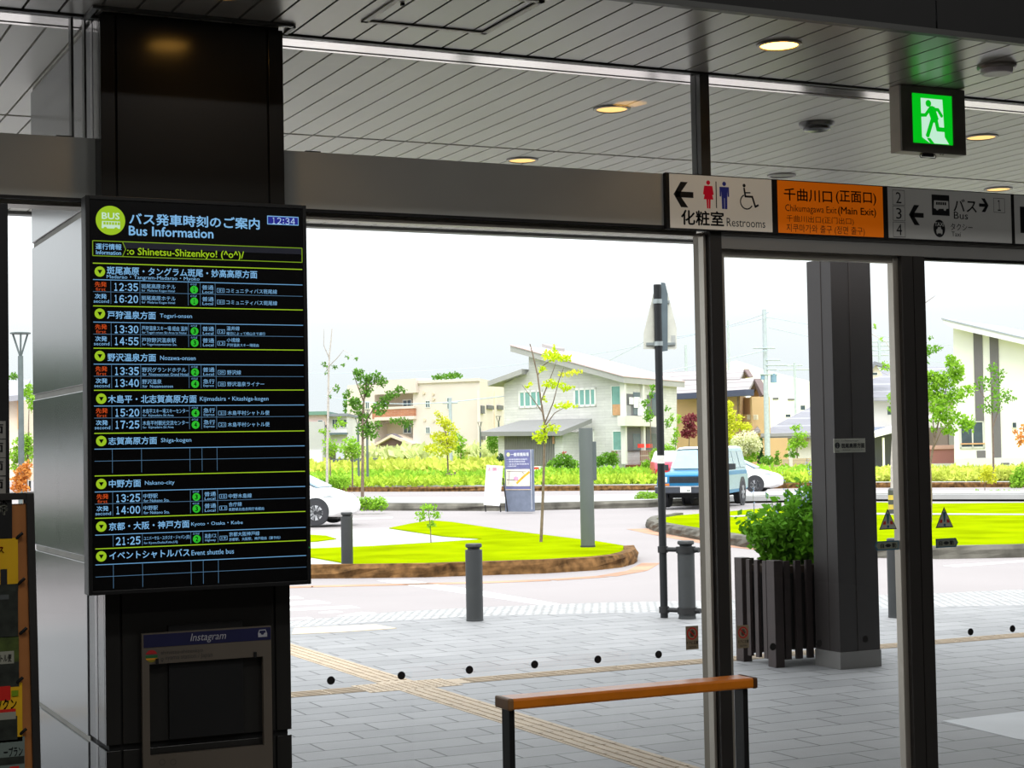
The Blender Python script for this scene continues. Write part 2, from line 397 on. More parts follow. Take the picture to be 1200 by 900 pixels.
# glass: lower window, its dots, the clerestory, the doors
dot_m = mat('black dot', L(34, 32, 32)[:3], .6)
def win(name, x0, x1, z0, z1, y=YG, fr=None):
    e = bpy.data.objects.new(name, None); COL.objects.link(e); e['kind'] = 'structure'; e.location = ((x0+x1)/2, y, z0)
    XF[e.name] = Matrix.Translation(e.location)
    p = MB().box((x0, y, z0), (x1, y+.01, z1)).build('pane', pane_m, e)
    if fr:
        m = MB(); w = fr[0]
        m.box((x0, y-.012, z0), (x0+w, y+.03, z1)); m.box((x1-w, y-.012, z0), (x1, y+.03, z1)); m.box((x0+w, y-.01, z1-w), (x1-w, y+.03, z1)); m.box((x0+w, y-.01, z0), (x1-w, y+.03, z0+w*2))
        m.build('frame', fr[1], e, bevel=.002)
    return e, p
PG = Plane((0, YG), (1, 0))
def dots(e, pts):
    for x, y in pts:
        u, w = PG.uv(x, y, .003)
        MB().wdisc(PG, u, w, .0158, .0005, .0025, 24).build('safety_dot', dot_m, e)
w1, p1 = win('window_1', XP1+.004, 3.852, .08, HZ0-.01, fr=(.012, alu_light))
dots(w1, ((388, 797.5), (470.6, 791.7), (550.3, 785), (626.7, 778.7), (700.8, 772.8), (772, 767)))
win('window_2', XP1+.004, 3.822, HZ1, ZC)
win('window_3', 3.868, 13.9, HZ1, ZC)
win('window_4', -6.9, XP0-.004, HZ1, ZC)
win('window_5', -6.9, XP0-.004, .08, HZ0-.01)
d1, _ = win('door_1', 3.913, 4.866, .03, zl, fr=(.03, alu_light))
dots(d1, ((906, 758), (960, 754), (1014, 749)))
d2, _ = win('door_2', 4.992, 6.05, .03, zl, fr=(.012, alu))
dots(d2, ((1137.7, 740.5), (1186.8, 736.8)))
struct(MB().box((6.05, 6.10, 0), (6.17, 6.165, zl+.06)).build('trim_14', alu))
win('window_6', 6.17, 13.9, .03, zl)
# uprights of the clerestory beside the pillar
m = MB(); m.box((1.196, 6.12, HZ1), (1.205, 6.16, ZC)); m.box((1.243, 6.12, HZ1), (1.250, 6.16, ZC)); struct(m.build('trim_15', alu))

# ------------------------------------------------------------------ pillar
t = thing('pillar', 'broad dark pillar with a steel-clad side, carrying the bus timetable screen', 'pillar', ((XP0+XP1)/2, 6.7, 0)); pil = t
ZB = .887
MB().box((XP0+.012, 6.012, 0), (XP1-.012, 7.36, ZC)).build('core', mat('pillar core', L(16, 16, 16)[:3], .8), t)
def clad(name, x0, x1, m_=panel_dark):
    for z0, z1 in ((.0, ZB-.012), (ZB+.008, ZC-.012)):
        MB().box((x0, 6.0, z0), (x1, 6.02, z1)).build(name, m_, t, bevel=.002)
clad('edge_trim', XP0, XP0+.052); clad('front_panel', XP0+.058, XP1-.062); clad('edge_trim', XP1-.056, XP1)
for z0, z1 in ((.0, ZB-.012), (ZB+.008, ZC-.012)):
    MB().box((XP0, 6.021, z0), (XP0+.02, 6.125, z1)).build('side_strip', panel_dark, t, bevel=.002)
    MB().box((XP0, 6.132, z0), (XP0+.02, 6.275, z1)).build('side_strip', mat('grey strip', L(120, 120, 122)[:3], .35, .5), t, bevel=.002)
    MB().box((XP1-.02, 6.021, z0), (XP1, 7.36, z1)).build('side_panel', panel_dark, t, bevel=.002)
zz = [0.02, .877, 1.527, 2.158, 2.804, ZC-.01]
for a, b in zip(zz[:-1], zz[1:]):
    MB().box((XP0-.004, 6.29, a+.011), (XP0+.02, 7.38, b-.011)).build('steel_panel', steel, t, bevel=.003)
    MB().box((XP0+.0045, 6.29, b-.011), (XP0+.02, 7.38, b+.011)).build('joint_strip', mat('joint', L(150, 148, 140)[:3], .5, .4), t)
m = MB(); m.box((XP0-.02, 5.93, ZC-.012), (XP1+.02, 5.95, ZC-.001)); m.box((XP0-.04, 5.93, ZC-.012), (XP0-.02, 6.11, ZC-.001)); m.box((XP1+.02, 5.95, ZC-.012), (XP1+.035, 6.05, ZC-.001))
m.build('top_trim', alu, t)

# ------------------------------------------------------------------ bus timetable screen
YD = 5.85; PD = Plane((0, YD), (1, 0))
A = lambda x, y: (90+x*.266544, 220+y*.266667)
B = lambda x, y: (90+x*.288845, 440+y*.288889)
scr = thing('bus_information_display', 'tall black electronic bus timetable screen mounted on the dark pillar', 'display screen', (1.583, 5.90, 1.43))
MB().box((1.188, YD+.008, 1.431), (1.981, YD+.075, 2.800)).build('housing', mat('screen housing', L(22, 22, 23)[:3], .45, .1), scr, bevel=.004)
MB().box((1.32, YD+.075, 1.65), (1.85, 6.0, 2.6)).build('bracket', black_metal, scr)
m = MB()
for a, b in (((1.188, 1.431), (1.202, 2.8)), ((1.967, 1.431), (1.981, 2.8)), ((1.202, 2.786), (1.967, 2.8)), ((1.202, 1.431), (1.967, 1.445))):
    m.box((a[0], YD, a[1]), (b[0], YD+.01, b[1]))
m.build('bezel', mat('bezel', L(30, 30, 31)[:3], .4, .1), scr, bevel=.002)
sc = MB().box((1.202, YD+.004, 1.445), (1.967, YD+.008, 2.786)).build('screen', mat('black screen', L(7, 7, 9)[:3], .25, 0, .05), scr)
XF[sc.name] = XF[scr.name]
eblue = emis('screen blue', (.20, .44, .72), 1.0); eyel = emis('screen yellow green', (.30, .50, .012), 1.0)
egrn = emis('screen green', (.02, .45, .02), 1.0); ered = emis('screen red', (.50, .06, .01), 1.0); ebx = emis('clock blue', (.012, .016, .22), 1.0)
dline = emis('screen dim blue', (.07, .16, .27), 1.0)
DF = -.002     # picture surface lies just behind the bezel face
def dx(f, x, y=450): return PD.uv(*f(x, y))[0]
def dz(f, x, y): return PD.uv(*f(x, y))[1]
def trect(mb, f, xl, yt, xr, yb, s, bold=0.0, d=DF):
    u0, z1 = PD.uv(*f(xl, yt)); z0 = PD.uv(*f(xl, yb))[1]; u1 = PD.uv(*f(xr, yt))[0]
    mb.text(PD, s, u0, z0, u1, z1, d, bold)
def part(name, mb, m_): return mb.build(name, m_, sc)
# logo
m = MB(); cu, cz = PD.uv(*A(149, 143)); m.wdisc(PD, cu, cz, .0505, DF-.0015, DF-.0005, 40); part('bus_logo', m, eyel)
m = MB(); trect(m, A, 111, 108, 188, 136, 'BUS', .02)
bw = .031
m.wall(PD, [(cu-bw, cz-.028), (cu+bw*1.05, cz-.028), (cu+bw*1.05, cz-.003), (cu-bw*.95, cz-.003)], DF, DF+.0003)
part('bus_pictogram', m, emis('logo pale', (.52, .72, .55), 1.0))
m = MB()
for k in range(6): m.wall(PD, [(cu-bw*.8+k*.0098, cz-.0155), (cu-bw*.8+k*.0098+.0075, cz-.0155), (cu-bw*.8+k*.0098+.0075, cz-.006), (cu-bw*.8+k*.0098, cz-.006)], DF+.0003, DF+.0006)
for k in (-.6, .6): m.wdisc(PD, cu+bw*k, cz-.029, .006, DF+.0003, DF+.0006, 14)
part('bus_windows', m, eyel)
m = MB(); trect(m, A, 232, 110, 803, 160, 'バス発車時刻のご案内', .018); trect(m, A, 230, 167, 600, 208, 'Bus Information', .016); part('title_lettering', m, eblue)
# clock
m = MB(); m.wrect(PD, *A(838, 122), *A(976, 166), DF-.001, DF-.0005); part('clock_frame', m, eblue)
m = MB(); m.wrect(PD, *A(841, 126), *A(973, 162.5), DF-.0005, DF); part('clock_panel', m, ebx)
m = MB(); m.clock(PD, '12:34', PD.uv(*A(855, 130))[0], PD.uv(*A(855, 158))[1], PD.uv(*A(962, 130))[0], PD.uv(*A(855, 130))[1], DF+.0005); part('clock_lettering', m, emis('clock white', (.45, .62, .85), 1))
# notice line
def hline(mb, u0, u1, z, th, d=DF): mb.wall(PD, [(u0, z-th/2), (u1, z-th/2), (u1, z+th/2), (u0, z+th/2)], d, d+.0004)
def vline(mb, u, z0, z1, th, d=DF): mb.wall(PD, [(u-th/2, z0), (u+th/2, z0), (u+th/2, z1), (u-th/2, z1)], d, d+.0004)
UL, UR = dx(A, 72), dx(A, 993)
n1, n0 = dz(A, 70, 232), dz(A, 70, 298)
m = MB(); m.wrect(PD, *A(205, 236), *A(988, 292), DF-.0015, DF-.001); part('notice_panel', m, emis('notice dim', (.008, .009, .016), 1))
m = MB(); hline(m, UL, UR, n1, .0028); hline(m, UL, UR, n0, .0028); vline(m, UL, n0, n1, .0028); vline(m, UR, n0, n1, .0028)
uc = dx(A, 203); m.wstroke(PD, [(uc, n1), (uc+.011, (n1+n0)/2), (uc, n0)], .0026, DF+.0003); part('notice_frame', m, emis('notice green', (.17, .30, .008), 1))
m = MB(); trect(m, A, 222, 262, 735, 303, ':o Shinetsu-Shizenkyo! (^o^)/', .012); part('notice_lettering', m, eyel)
m = MB(); trect(m, A, 83, 244, 197, 270, '運行情報', .012); trect(m, A, 85, 274, 195, 292, 'Information', .01); part('notice_heading', m, eblue)
# sections: frame, y of green line, badge, blue line (at the left edge), heading rect, English heading rect, rows
SEC = [
 (A, 331, 368, 403, ('斑尾高原・タングラム斑尾・妙高高原方面', 133, 345, 793, 380), ('Madarao・Tangram-Madarao・Myoko', 132, 382, 540, 402),
  [('12:35', '斑尾高原ホテル', 'for  Madarao Kogen Hotel', '1', '普通', 'Local', '01', 'コミュニティバス斑尾線', ''), ('16:20', '斑尾高原ホテル', 'for  Madarao Kogen Hotel', '1', '普通', 'Local', '01', 'コミュニティバス斑尾線', '')], 1),
 (A, 519, 553, 590, ('戸狩温泉方面', 135, 541, 347, 575), ('Togari-onsen', 366, 553, 507, 576),
  [('13:30', '戸狩温泉スキー場 経由 温井', 'for Togari-onsen Ski Area to Nukui', '3', '普通', 'Local', '12', '温井線', '曜日によって桐山まで運行'), ('14:55', '戸狩野沢温泉駅', 'for Togarinozawaonsen Sta.', '3', '普通', 'Local', '13', '小境線', '戸狩温泉スキー場経由')], 1),
 (A, 705, 739, 775, ('野沢温泉方面', 136, 728, 348, 762), ('Nozawa-onsen', 367, 738, 523, 757),
  [('13:35', '野沢グランドホテル', 'for  Nozawaonsen Grand Hotel', '2', '普通', 'Local', '09', '野沢線', ''), ('13:40', '野沢温泉', 'for  Nozawaonsen', '4', '急行', 'Express', '20', '野沢温泉ライナー', '')], 1),
 (B, 60, 94, 124, ('木島平・北志賀高原方面', 127, 80, 486, 112), ('Kijimadaira・Kitashiga-kogen', 500, 86, 778, 108),
  [('15:20', '木島平スキー場スキーセンター', 'for  Kijimadaira Ski Area', '4', '急行', 'Express', '21', '木島平村シャトル便', ''), ('17:25', '木島平村観光交流センター', 'for  Kijimadaira Ski Area', '4', '急行', 'Express', '21', '木島平村シャトル便', '')], 1),
 (B, 235, 266, 299, ('志賀高原方面', 129, 251, 325, 281), ('Shiga-kogen', 342, 254, 465, 276), [], 1),
 (B, 408, 440, 473, ('中野方面', 131, 424, 260, 455), ('Nakano-city', 277, 428, 397, 449),
  [('13:25', '中野駅', 'for Nakano Sta.', '3', '普通', 'Local', '10', '中野木島線', ''), ('14:00', '中野駅', 'for Nakano Sta.', '3', '普通', 'Local', '11', '合庁線', '長野県北信合同庁舎経由')], 1),
 (B, 580, 613, 648, ('京都・大阪・神戸方面', 131, 598, 457, 629), ('Kyoto・Osaka・Kobe', 465, 596, 674, 614),
  [('21:25', 'ユニバーサル・スタジオ・ジャパン(京)', 'for Kyoto,Osaka,Kobe,USJ', '2', '高速バス', 'Highway', '19', '京都大阪神戸線', '京都駅、大阪駅、神戸経由（要予約）')], 0),
 (B, 704, 734, 769, ('イベントシャトルバス', 133, 716, 458, 748), ('Event shuttle bus', 466, 710, 638, 730), [], 1),
]
RP = .0412     # height of one timetable row
cols = [dx(A, 150), dx(A, 278), dx(A, 490), dx(A, 543), dx(A, 609)]
blue_l = MB(); green_l = MB(); dim_l = MB()
FW_ = str.maketrans('0123456789', '０１２３４５６７８９')
def ftext(mb, s, u0, u1max, z0, z1, bold=.0, fit=False):
    bold = bold if bold > .013 else 0.0
    _, _, (xa, ya, xb, yb) = glyphs(s, 0.0, 0.0)
    w = (xb-xa)/(yb-ya)*(z1-z0)
    u1 = u1max if fit else min(u1max, u0+w)
    mb.text(PD, s, u0, z0, u1, z1, DF, bold)
for (f, yg, yc, yb, hd, en, rows, hasrow) in SEC:
    zg, zb_ = dz(f, 75, yg), dz(f, 75, yb)
    tl = MB(); hl = MB()
    hline(green_l, UL, UR, zg, .0032); hline(blue_l, UL, UR, zb_, .0026)
    bu, bz = PD.uv(*f(102 if f is A else 100, yc))
    m = MB(); m.wdisc(PD, bu, bz, .0178, DF-.001, DF-.0003, 28); part('section_badge', m, eyel)
    m = MB(); m.wall(PD, [(bu-.0085, bz+.006), (bu, bz-.0085), (bu+.0085, bz+.006)], DF, DF+.0004); part('badge_arrow', m, mat('black screen', (0, 0, 0)))
    trect(hl, f, hd[1], hd[2], hd[3], hd[4], hd[0], .012); trect(hl, f, en[1], en[2], en[3], en[4], en[0], .006)
    nr = 2 if hasrow else 1
    if f is A or yb != 769: pass
    for u in cols: vline(dim_l, u, zb_-RP*nr, zb_, .0013)
    if nr == 2: hline(dim_l, UL, UR, zb_-RP, .0016)
    for k, (tm, d1, d2, st, k1, k2, no, ln, sub) in enumerate(rows):
        z = zb_-RP*k
        if nr == 2:
            rl = MB(); tgt = rl if k == 0 else tl
            ftext(tgt, '先発' if k == 0 else '次発', UL+.006, UL+.046, z-.0245, z-.0075, .014, True)
            ftext(tgt, 'first' if k == 0 else 'second', UL+(.009 if k == 0 else .0015), UL+(.043 if k == 0 else .054), z-.0385, z-.0268, .008, True)
            if k == 0: part('first_departure_lettering', rl, ered)
        tl.clock(PD, tm, cols[0]+.008, z-.0365, cols[1]-.005, z-.0105, DF, .02)
        ftext(tl, d1, cols[1]+.005, cols[2]-.003, z-.0265, z-.0105, .01)
        ftext(tl, d2, cols[1]+.006, cols[2]-.003, z-.0395, z-.0295, .004)
        ftext(tl, 'のりば', cols[2]+.008, cols[3]-.008, z-.0115, z-.0045, .004)
        m = MB(); cu2 = (cols[2]+cols[3])/2; m.wdisc(PD, cu2, z-.0265, .0138, DF-.001, DF-.0003, 24); part('stop_badge', m, egrn)
        m = MB(); m.text(PD, st, cu2-.0045, z-.0345, cu2+.0045, z-.0185, DF+.0002, .02); part('stop_number', m, mat('black screen', (0, 0, 0)))
        ftext(tl, k1, cols[3]+.007, cols[4]-.006, z-.0255, z-.0095, .012, True)
        ftext(tl, k2, cols[3]+.008, cols[4]-.008, z-.0385, z-.0285, .006, True)
        b0 = cols[4]+.007
        for a_, c_ in (((b0, z-.034), (b0, z-.02)), ((b0+.026, z-.034), (b0+.026, z-.02))): vline(tl, a_[0], a_[1], c_[1], .0012)
        hline(tl, b0, b0+.026, z-.034, .0012); hline(tl, b0, b0+.026, z-.02, .0012)
        ftext(tl, no, b0+.006, b0+.021, z-.031, z-.023, .004, True)
        if sub:
            ftext(tl, ln, b0+.033, UR-.01, z-.0225, z-.0075, .008); ftext(tl, sub, b0+.033, UR-.05, z-.0385, z-.0275, .003)
        else: ftext(tl, ln, b0+.033, UR-.01, z-.035, z-.019, .008)
    part('section_heading', hl, eblue)
    if rows: part('timetable_lettering', tl, eblue)
hline(green_l, UL, UR, dz(B, 75, 704), .0001)
hline(dim_l, UL, UR, dz(B, 75, 877), .0008)
part('section_lines', green_l, eyel); part('column_lines', dim_l, dline); part('heading_lines', blue_l, emis('screen line blue', (.13, .32, .55), 1))
MB().wdisc(PD, *PD.uv(362.3, 641.5), .0012, .0003, .0012, 10).build('status_light', emis('led green', (.02, .6, .1), 1.5), scr)

# ------------------------------------------------------------------ sign panels on the header
PS = Plane((0, 6.075), (1, 0))
ink = mat('sign ink', L(24, 25, 30)[:3], .6)
def sign(name, label, x0, x1, face_m, part_name='face'):
    u0 = PS.uv(x0, 235)[0]; u1 = PS.uv(x1, 245)[0]
    t = thing(name, label, 'sign', ((u0+u1)/2, 6.09, HZ0+.012))
    m = MB().box((u0, 6.077, HZ0-.004), (u1, 6.099, HZ1+.002)); m.build('casing', mat('sign casing', L(34, 33, 33)[:3], .5, .2), t)
    return t, u0, u1
def face(t, xa, xb, m_, ya=235):
    a = PS.uv(xa, ya)[0]; b = PS.uv(xb, ya)[0]
    return MB().box((a, 6.075, HZ0+.001), (b, 6.078, HZ1-.002)).build('face', m_, t)
HS = .366667    # crop step of the close-up the signs were read from
C = lambda x, y: (760+x*HS, 190+y*HS)
def srect(mb, xl, yt, xr, yb, s, bold=0.0, d=.0012):
    u0, z1 = PS.uv(*C(xl, yt)); z0 = PS.uv(*C(xl, yb))[1]; u1 = PS.uv(*C(xr, yt))[0]
    mb.text(PS, s, u0, z0, u1, z1, d, bold)
def su(x, y): return PS.uv(*C(x, y))
def arrow(mb, xl, yc, w, h, left=True):
    u, z = su(xl, yc); k = .00137; w *= k; h *= k; s = 1 if left else -1
    if not left: u += w
    th = h*.115
    mb.wall(PS, [(u+s*.01, z-th), (u+s*w, z-th), (u+s*w, z+th), (u+s*.01, z+th)], .0008, .0014)
    for q in (1, -1):
        mb.wall(PS, [(u, z), (u+s*th*2.2, z), (u+s*(h*.5+th*1.3), z+q*h*.5), (u+s*(h*.5-th*1.5), z+q*h*.5)], .0008, .0014)
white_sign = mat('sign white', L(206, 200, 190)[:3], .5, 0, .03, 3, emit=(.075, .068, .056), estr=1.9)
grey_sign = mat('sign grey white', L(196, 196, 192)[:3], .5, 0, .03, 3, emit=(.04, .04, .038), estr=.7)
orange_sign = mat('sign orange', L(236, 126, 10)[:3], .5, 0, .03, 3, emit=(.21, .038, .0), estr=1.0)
# restrooms
t, u0, u1 = sign('restroom_sign', 'pale restroom sign with left arrow, people and wheelchair pictograms', 781, 905, None)
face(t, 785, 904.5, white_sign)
m = MB(); arrow(m, 80, 102, 70, 78); m.build('arrow', ink, t)
def person(mb, xc, yt, yb, skirt):
    u, z1 = su(xc, yt); z0 = su(xc, yb)[1]; h = z1-z0
    q = lambda pts: mb.wall(PS, [(u+a*h, z0+b*h) for a, b in pts], .0008, .0013)
    mb.wdisc(PS, u, z1-.085*h, .078*h, .0008, .0013, 20)
    if skirt:
        q([(-.17, .80), (.17, .80), (.22, .50), (.16, .48), (.11, .66), (.2, .32), (-.2, .32), (-.11, .66), (-.16, .48), (-.22, .50)])
        q([(-.085, .33), (-.01, .33), (-.01, 0), (-.07, 0)]); q([(.01, .33), (.085, .33), (.07, 0), (.01, 0)])
    else:
        q([(-.2, .80), (.2, .80), (.2, .45), (.14, .45), (.13, .70), (.12, .40), (-.12, .40), (-.13, .70), (-.14, .45), (-.2, .45)])
        q([(-.12, .42), (-.01, .42), (-.01, 0), (-.11, 0)]); q([(.01, .42), (.12, .42), (.11, 0), (.01, 0)])
m = MB(); person(m, 190, 58, 148, True); m.build('woman_pictogram', mat('pictogram red', L(196, 12, 34)[:3], .5, emit=(.25, .0, .01), estr=.5), t)
m = MB(); person(m, 241, 62, 150, False); m.build('man_pictogram', mat('pictogram navy', L(28, 34, 104)[:3], .5, emit=(.01, .012, .08), estr=.5), t)
m = MB(); a = su(215, 62); b = su(215, 147); m.wall(PS, [(a[0]-.0022, b[1]), (a[0]+.0022, b[1]), (a[0]+.0022, a[1]), (a[0]-.0022, a[1])], .0008, .0013); m.build('divider', ink, t)
m = MB(); a = su(305, 75); m.wdisc(PS, a[0], a[1], .0075, .0008, .0013, 18)
m.wstroke(PS, [su(305, 84), su(309, 110), su(331, 111), su(341, 143), su(350, 138)], .0085, .0011); m.wstroke(PS, [su(308, 98), su(324, 98)], .0055, .0011)
c = su(313, 127); m.wring(PS, c[0], c[1], .028, .0335, .0011, 30, math.radians(115), math.radians(330)); m.build('wheelchair_pictogram', ink, t)
m = MB(); srect(m, 104, 152, 239, 199, '化粧室', .02); srect(m, 249, 178, 372, 205, 'Restrooms', .004); m.build('lettering', ink, t)
# orange exit
t, u0, u1 = sign('exit_direction_sign', 'orange main exit sign with dark lettering in four scripts', 905, 1040, None)
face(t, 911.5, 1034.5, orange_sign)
m = MB(); srect(m, 432, 82, 585, 122, '千曲川口', .012); srect(m, 598, 90, 726, 132, '(正面口)', .012)
srect(m, 436, 134, 600, 163, 'Chikumagawa Exit', .004); srect(m, 605, 142, 726, 172, '(Main Exit)', .012)
m.build('lettering', mat('exit ink', L(60, 36, 12)[:3], .6), t)
m = MB(); srect(m, 440, 168, 655, 193, '千曲川出口(正门出口)', .0); srect(m, 440, 196, 690, 226, '지쿠마가와 출구 (정면 출구)', .002); m.build('small_lettering', mat('exit thin ink', L(84, 48, 12)[:3], .6), t)
# bus and taxi
t, u0, u1 = sign('bus_taxi_sign', 'grey bus and taxi direction sign with numbers 1 to 4', 1040, 1186, None)
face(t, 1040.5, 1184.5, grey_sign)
def boxnum(xl, yt, xr, yb, s):
    m = MB()
    (a, zt), (b, _) = su(xl, yt), su(xr, yt); zb2 = su(xl, yb)[1]
    for p, q in (((a, zb2), (a, zt)), ((b, zb2), (b, zt)), ((a, zt), (b, zt)), ((a, zb2), (b, zb2))): m.wstroke(PS, [p, q], .0018, .0011)
    w = b-a; h = zt-zb2
    m.text(PS, s, a+w*.27, zb2+h*.12, b-w*.27, zt-h*.12, .0011, .008); m.build('number_box', ink, t)
boxnum(779, 89, 817, 136, '2'); boxnum(780, 140, 818, 186, '3'); boxnum(781, 191, 819, 238, '4'); boxnum(1102, 115, 1137, 160, '1')
m = MB(); arrow(m, 832, 168, 60, 66); m.build('arrow', ink, t)
m = MB(); arrow(m, 1056, 137, 40, 46, False); m.build('arrow', ink, t)
m = MB(); srect(m, 974, 117, 1047, 157, 'バス', .01); srect(m, 975, 158, 1020, 181, 'Bus', .004); m.build('bus_lettering', ink, t); m = MB(); srect(m, 965, 195, 1035, 217, 'タクシー', .004); srect(m, 968, 222, 997, 237, 'Taxi', .002); m.build('taxi_lettering', ink, t)
m = MB(); m.wrect(PS, *C(904, 103), *C(962, 172), .0006, .0011); m.build('bus_pictogram_plate', ink, t)
def busicon(mb, xl, xr, yt, yb, d):
    u0, z1 = su(xl, yt); u1 = su(xr, yt)[0]; z0 = su(xl, yb)[1]; w = u1-u0; h = z1-z0
    mb.wall(PS, [(u0, z0+.18*h), (u0+.15*w, z0+.1*h), (u1, z0+.18*h), (u1, z1), (u0+.04*w, z1)], d, d+.0004)
    for k in (.24, .76): mb.wdisc(PS, u0+k*w, z0+.13*h, .09*w, d, d+.0004, 14)
m = MB(); busicon(m, 910, 957, 122, 152, .0012); m.build('bus_pictogram', grey_sign, t)
m = MB(); ua, za = su(918, 127); ub = su(952, 127)[0]; h = .013
for k in range(5): m.wall(PS, [(ua+(ub-ua)*k/5, za-h), (ua+(ub-ua)*(k+.75)/5, za-h), (ua+(ub-ua)*(k+.75)/5, za), (ua+(ub-ua)*k/5, za)], .0016, .002)
m.build('bus_windows', ink, t)
m = MB(); c = su(929, 212); m.wdisc(PS, c[0], c[1], .033, .0006, .0011, 32, .040); m.build('taxi_plate', ink, t)
m = MB(); srect(m, 914, 192, 943, 204, 'TAXI', .02, .0014)
m.wall(PS, [(c[0]-.017, c[1]-.022), (c[0]+.017, c[1]-.022), (c[0]+.017, c[1]-.006), (c[0]+.011, c[1]-.003), (c[0]+.008, c[1]+.006), (c[0]-.008, c[1]+.006), (c[0]-.011, c[1]-.003), (c[0]-.017, c[1]-.006)], .0012, .0015)
for k in (-.012, .012): m.wall(PS, [(c[0]+k-.003, c[1]-.026), (c[0]+k+.003, c[1]-.026), (c[0]+k+.003, c[1]-.02), (c[0]+k-.003, c[1]-.02)], .0012, .0015)
m.build('taxi_pictogram', grey_sign, t)
# the next panel, cut by the frame
t, u0, u1 = sign('coin_locker_sign', 'grey sign panel with a dark round-cornered pictogram, cut by the right edge', 1186, 1330, None)
face(t, 1188.5, 1329, grey_sign)
m = MB(); m.wrect(PS, 1195, 242, 1216, 274, .0006, .0011); m.build('pictogram_plate', ink, t)
m = MB(); c = PS.uv(1206, 257); m.wring(PS, c[0], c[1], .018, .026, .0014, 30); m.build('pictogram_ring', grey_sign, t)

# ------------------------------------------------------------------ emergency exit sign
PE = Plane((0, 5.965), (1, 0))
ex0, ez1 = PE.uv(1055, 99); ex1 = PE.uv(1130.5, 130)[0]; ez0 = PE.uv(1057, 176.5)[1]
t = thing('emergency_exit_sign', 'green lit running-man exit sign in a dark box on the ceiling', 'exit sign', ((ex0+ex1)/2, 6.0, ZC))
gx0, gz1 = PE.uv(1068.3, 108.5); gx1 = PE.uv(1116, 130)[0]; gz0 = PE.uv(1069.5, 167)[1]
m = MB(); m.box((ex0, 5.972, ez0), (ex1, 6.045, ZC-.001)); m.build('housing', mat('exit housing', L(176, 168, 152)[:3], .45, .2), t, bevel=.003)
m = MB(); 
for a, b in (((ex0, ez0), (gx0, ez1)), ((gx1, ez0), (ex1, ez1)), ((gx0, ez0), (gx1, gz0)), ((gx0, gz1), (gx1, ez1))): m.box((a[0], 5.963, a[1]), (b[0], 5.974, b[1]))
m.build('front_frame', mat('exit frame', L(116, 112, 104)[:3], .5, .2), t)
eg = emis('exit green', (.0, .50, .010), 1.0); ew = emis('exit white', (.55, .88, .66), .95)
pn = MB().box((gx0, 5.967, gz0), (gx1, 5.972, gz1)).build('lit_panel', eg, t)
gw, gh = gx1-gx0, gz1-gz0
q = lambda x, y: (gx0+gw*(x-290)/350, gz1-gh*(y-213)/445)       # read off a close-up of the panel
def shear_fix(pts): return [q(x, y-(x-290)*.085) for x, y in pts]
D0, D1 = -.0015, -.0009
m = MB(); m.wall(PE, shear_fix([(368, 258), (556, 274), (568, 610), (604, 676), (440, 664), (372, 610)]), D0, D1); m.build('doorway_pictogram', ew, pn)
m = MB()
c = shear_fix([(433, 308)])[0]; m.wdisc(PE, c[0], c[1], .0155, D1, D1+.0006, 24)
def limb(pts, w): 
    P_ = shear_fix(pts); m.wstroke(PE, P_, w, D1+.0005)
    for a, b in P_: m.wdisc(PE, a, b, w/2, D1, D1+.0006, 14)
limb([(462, 372), (482, 440)], .042); limb([(440, 362), (405, 412), (372, 412)], .0155); limb([(470, 360), (515, 366), (545, 420)], .0155)
limb([(468, 440), (420, 592)], .020); limb([(492, 440), (510, 540), (585, 548)], .020)
m.wall(PE, shear_fix([(412, 618), (440, 618), (476, 668), (440, 664)]), D1, D1+.0006)
m.build('running_man_pictogram', eg, pn)
m = MB(); cx = (ex0+ex1)/2-.02
m.tube([(cx-.045, 5.985, ez0-.012), (cx-.04, 5.985, ez0-.02), (cx+.04, 5.985, ez0-.02), (cx+.045, 5.985, ez0-.012), (cx+.04, 5.985, ez0-.004), (cx-.04, 5.985, ez0-.004), (cx-.045, 5.985, ez0-.012)], .0028, 8)
m.build('test_pull', mat('sign metal', L(150, 148, 142)[:3], .3, .8), t, 60)
m = MB(); m.box((cx-.03, 5.98, ez0-.014), (cx+.03, 5.992, ez0+.001)); m.build('sensor_window', black_metal, t)
m = MB(); 
for k in (.07, .085): m.lathe([(.003, -.002), (.003, 0)], (cx+k, 5.985, ez0), 10)
m.build('indicator', black_metal, t)

# ------------------------------------------------------------------ photo-prop frame on the pillar
PI = Plane((0, 5.965), (1, 0))
t = thing('photo_prop_frame', 'white cardboard photo-prop frame with dark blue header hung on the pillar', 'photo frame prop', (1.58, 5.97, .4))
I = lambda x, y: (150+x/6, 720+y/6)
iu = lambda x, y: PI.uv(*I(x, y))
x0, zt = iu(97, 138); x1 = iu(1006, 90)[0]; hx0 = iu(153, 600)[0]; hx1 = iu(954, 600)[0]; hz1 = iu(153, 352)[1]; hz0 = PI.uv(176, 886)[1]; zb = .52
card = mat('white card', L(104, 95, 84)[:3], .6, 0, .05, 4)
m = MB()
for a, b in (((x0, zb), (hx0, zt)), ((hx1, zb), (x1, zt)), ((hx0, hz1), (hx1, zt)), ((hx0, zb), (hx1, hz0))): m.box((a[0], 5.965, a[1]), (b[0], 5.985, b[1]))
fr = m.build('card_frame', card, t)
hb = iu(105, 236)[1]
MB().box((x0+.006, 5.9635, hb), (x1-.002, 5.9655, zt-.004)).build('blue_header', mat('navy print', L(26, 28, 74)[:3], .5), t)
def irect(mb, xl, yt, xr, yb, s, bold=0, shear=0, d=.0022):
    u0, z1 = iu(xl, yt); z0 = iu(xl, yb)[1]; u1 = iu(xr, yt)[0]; mb.text(PI, s, u0, z0, u1, z1, d, bold, shear)
m = MB(); irect(m, 437, 136, 688, 205, 'Instagram', .0, .25); m.build('header_lettering', mat('print white', L(190, 190, 196)[:3], .6), t)
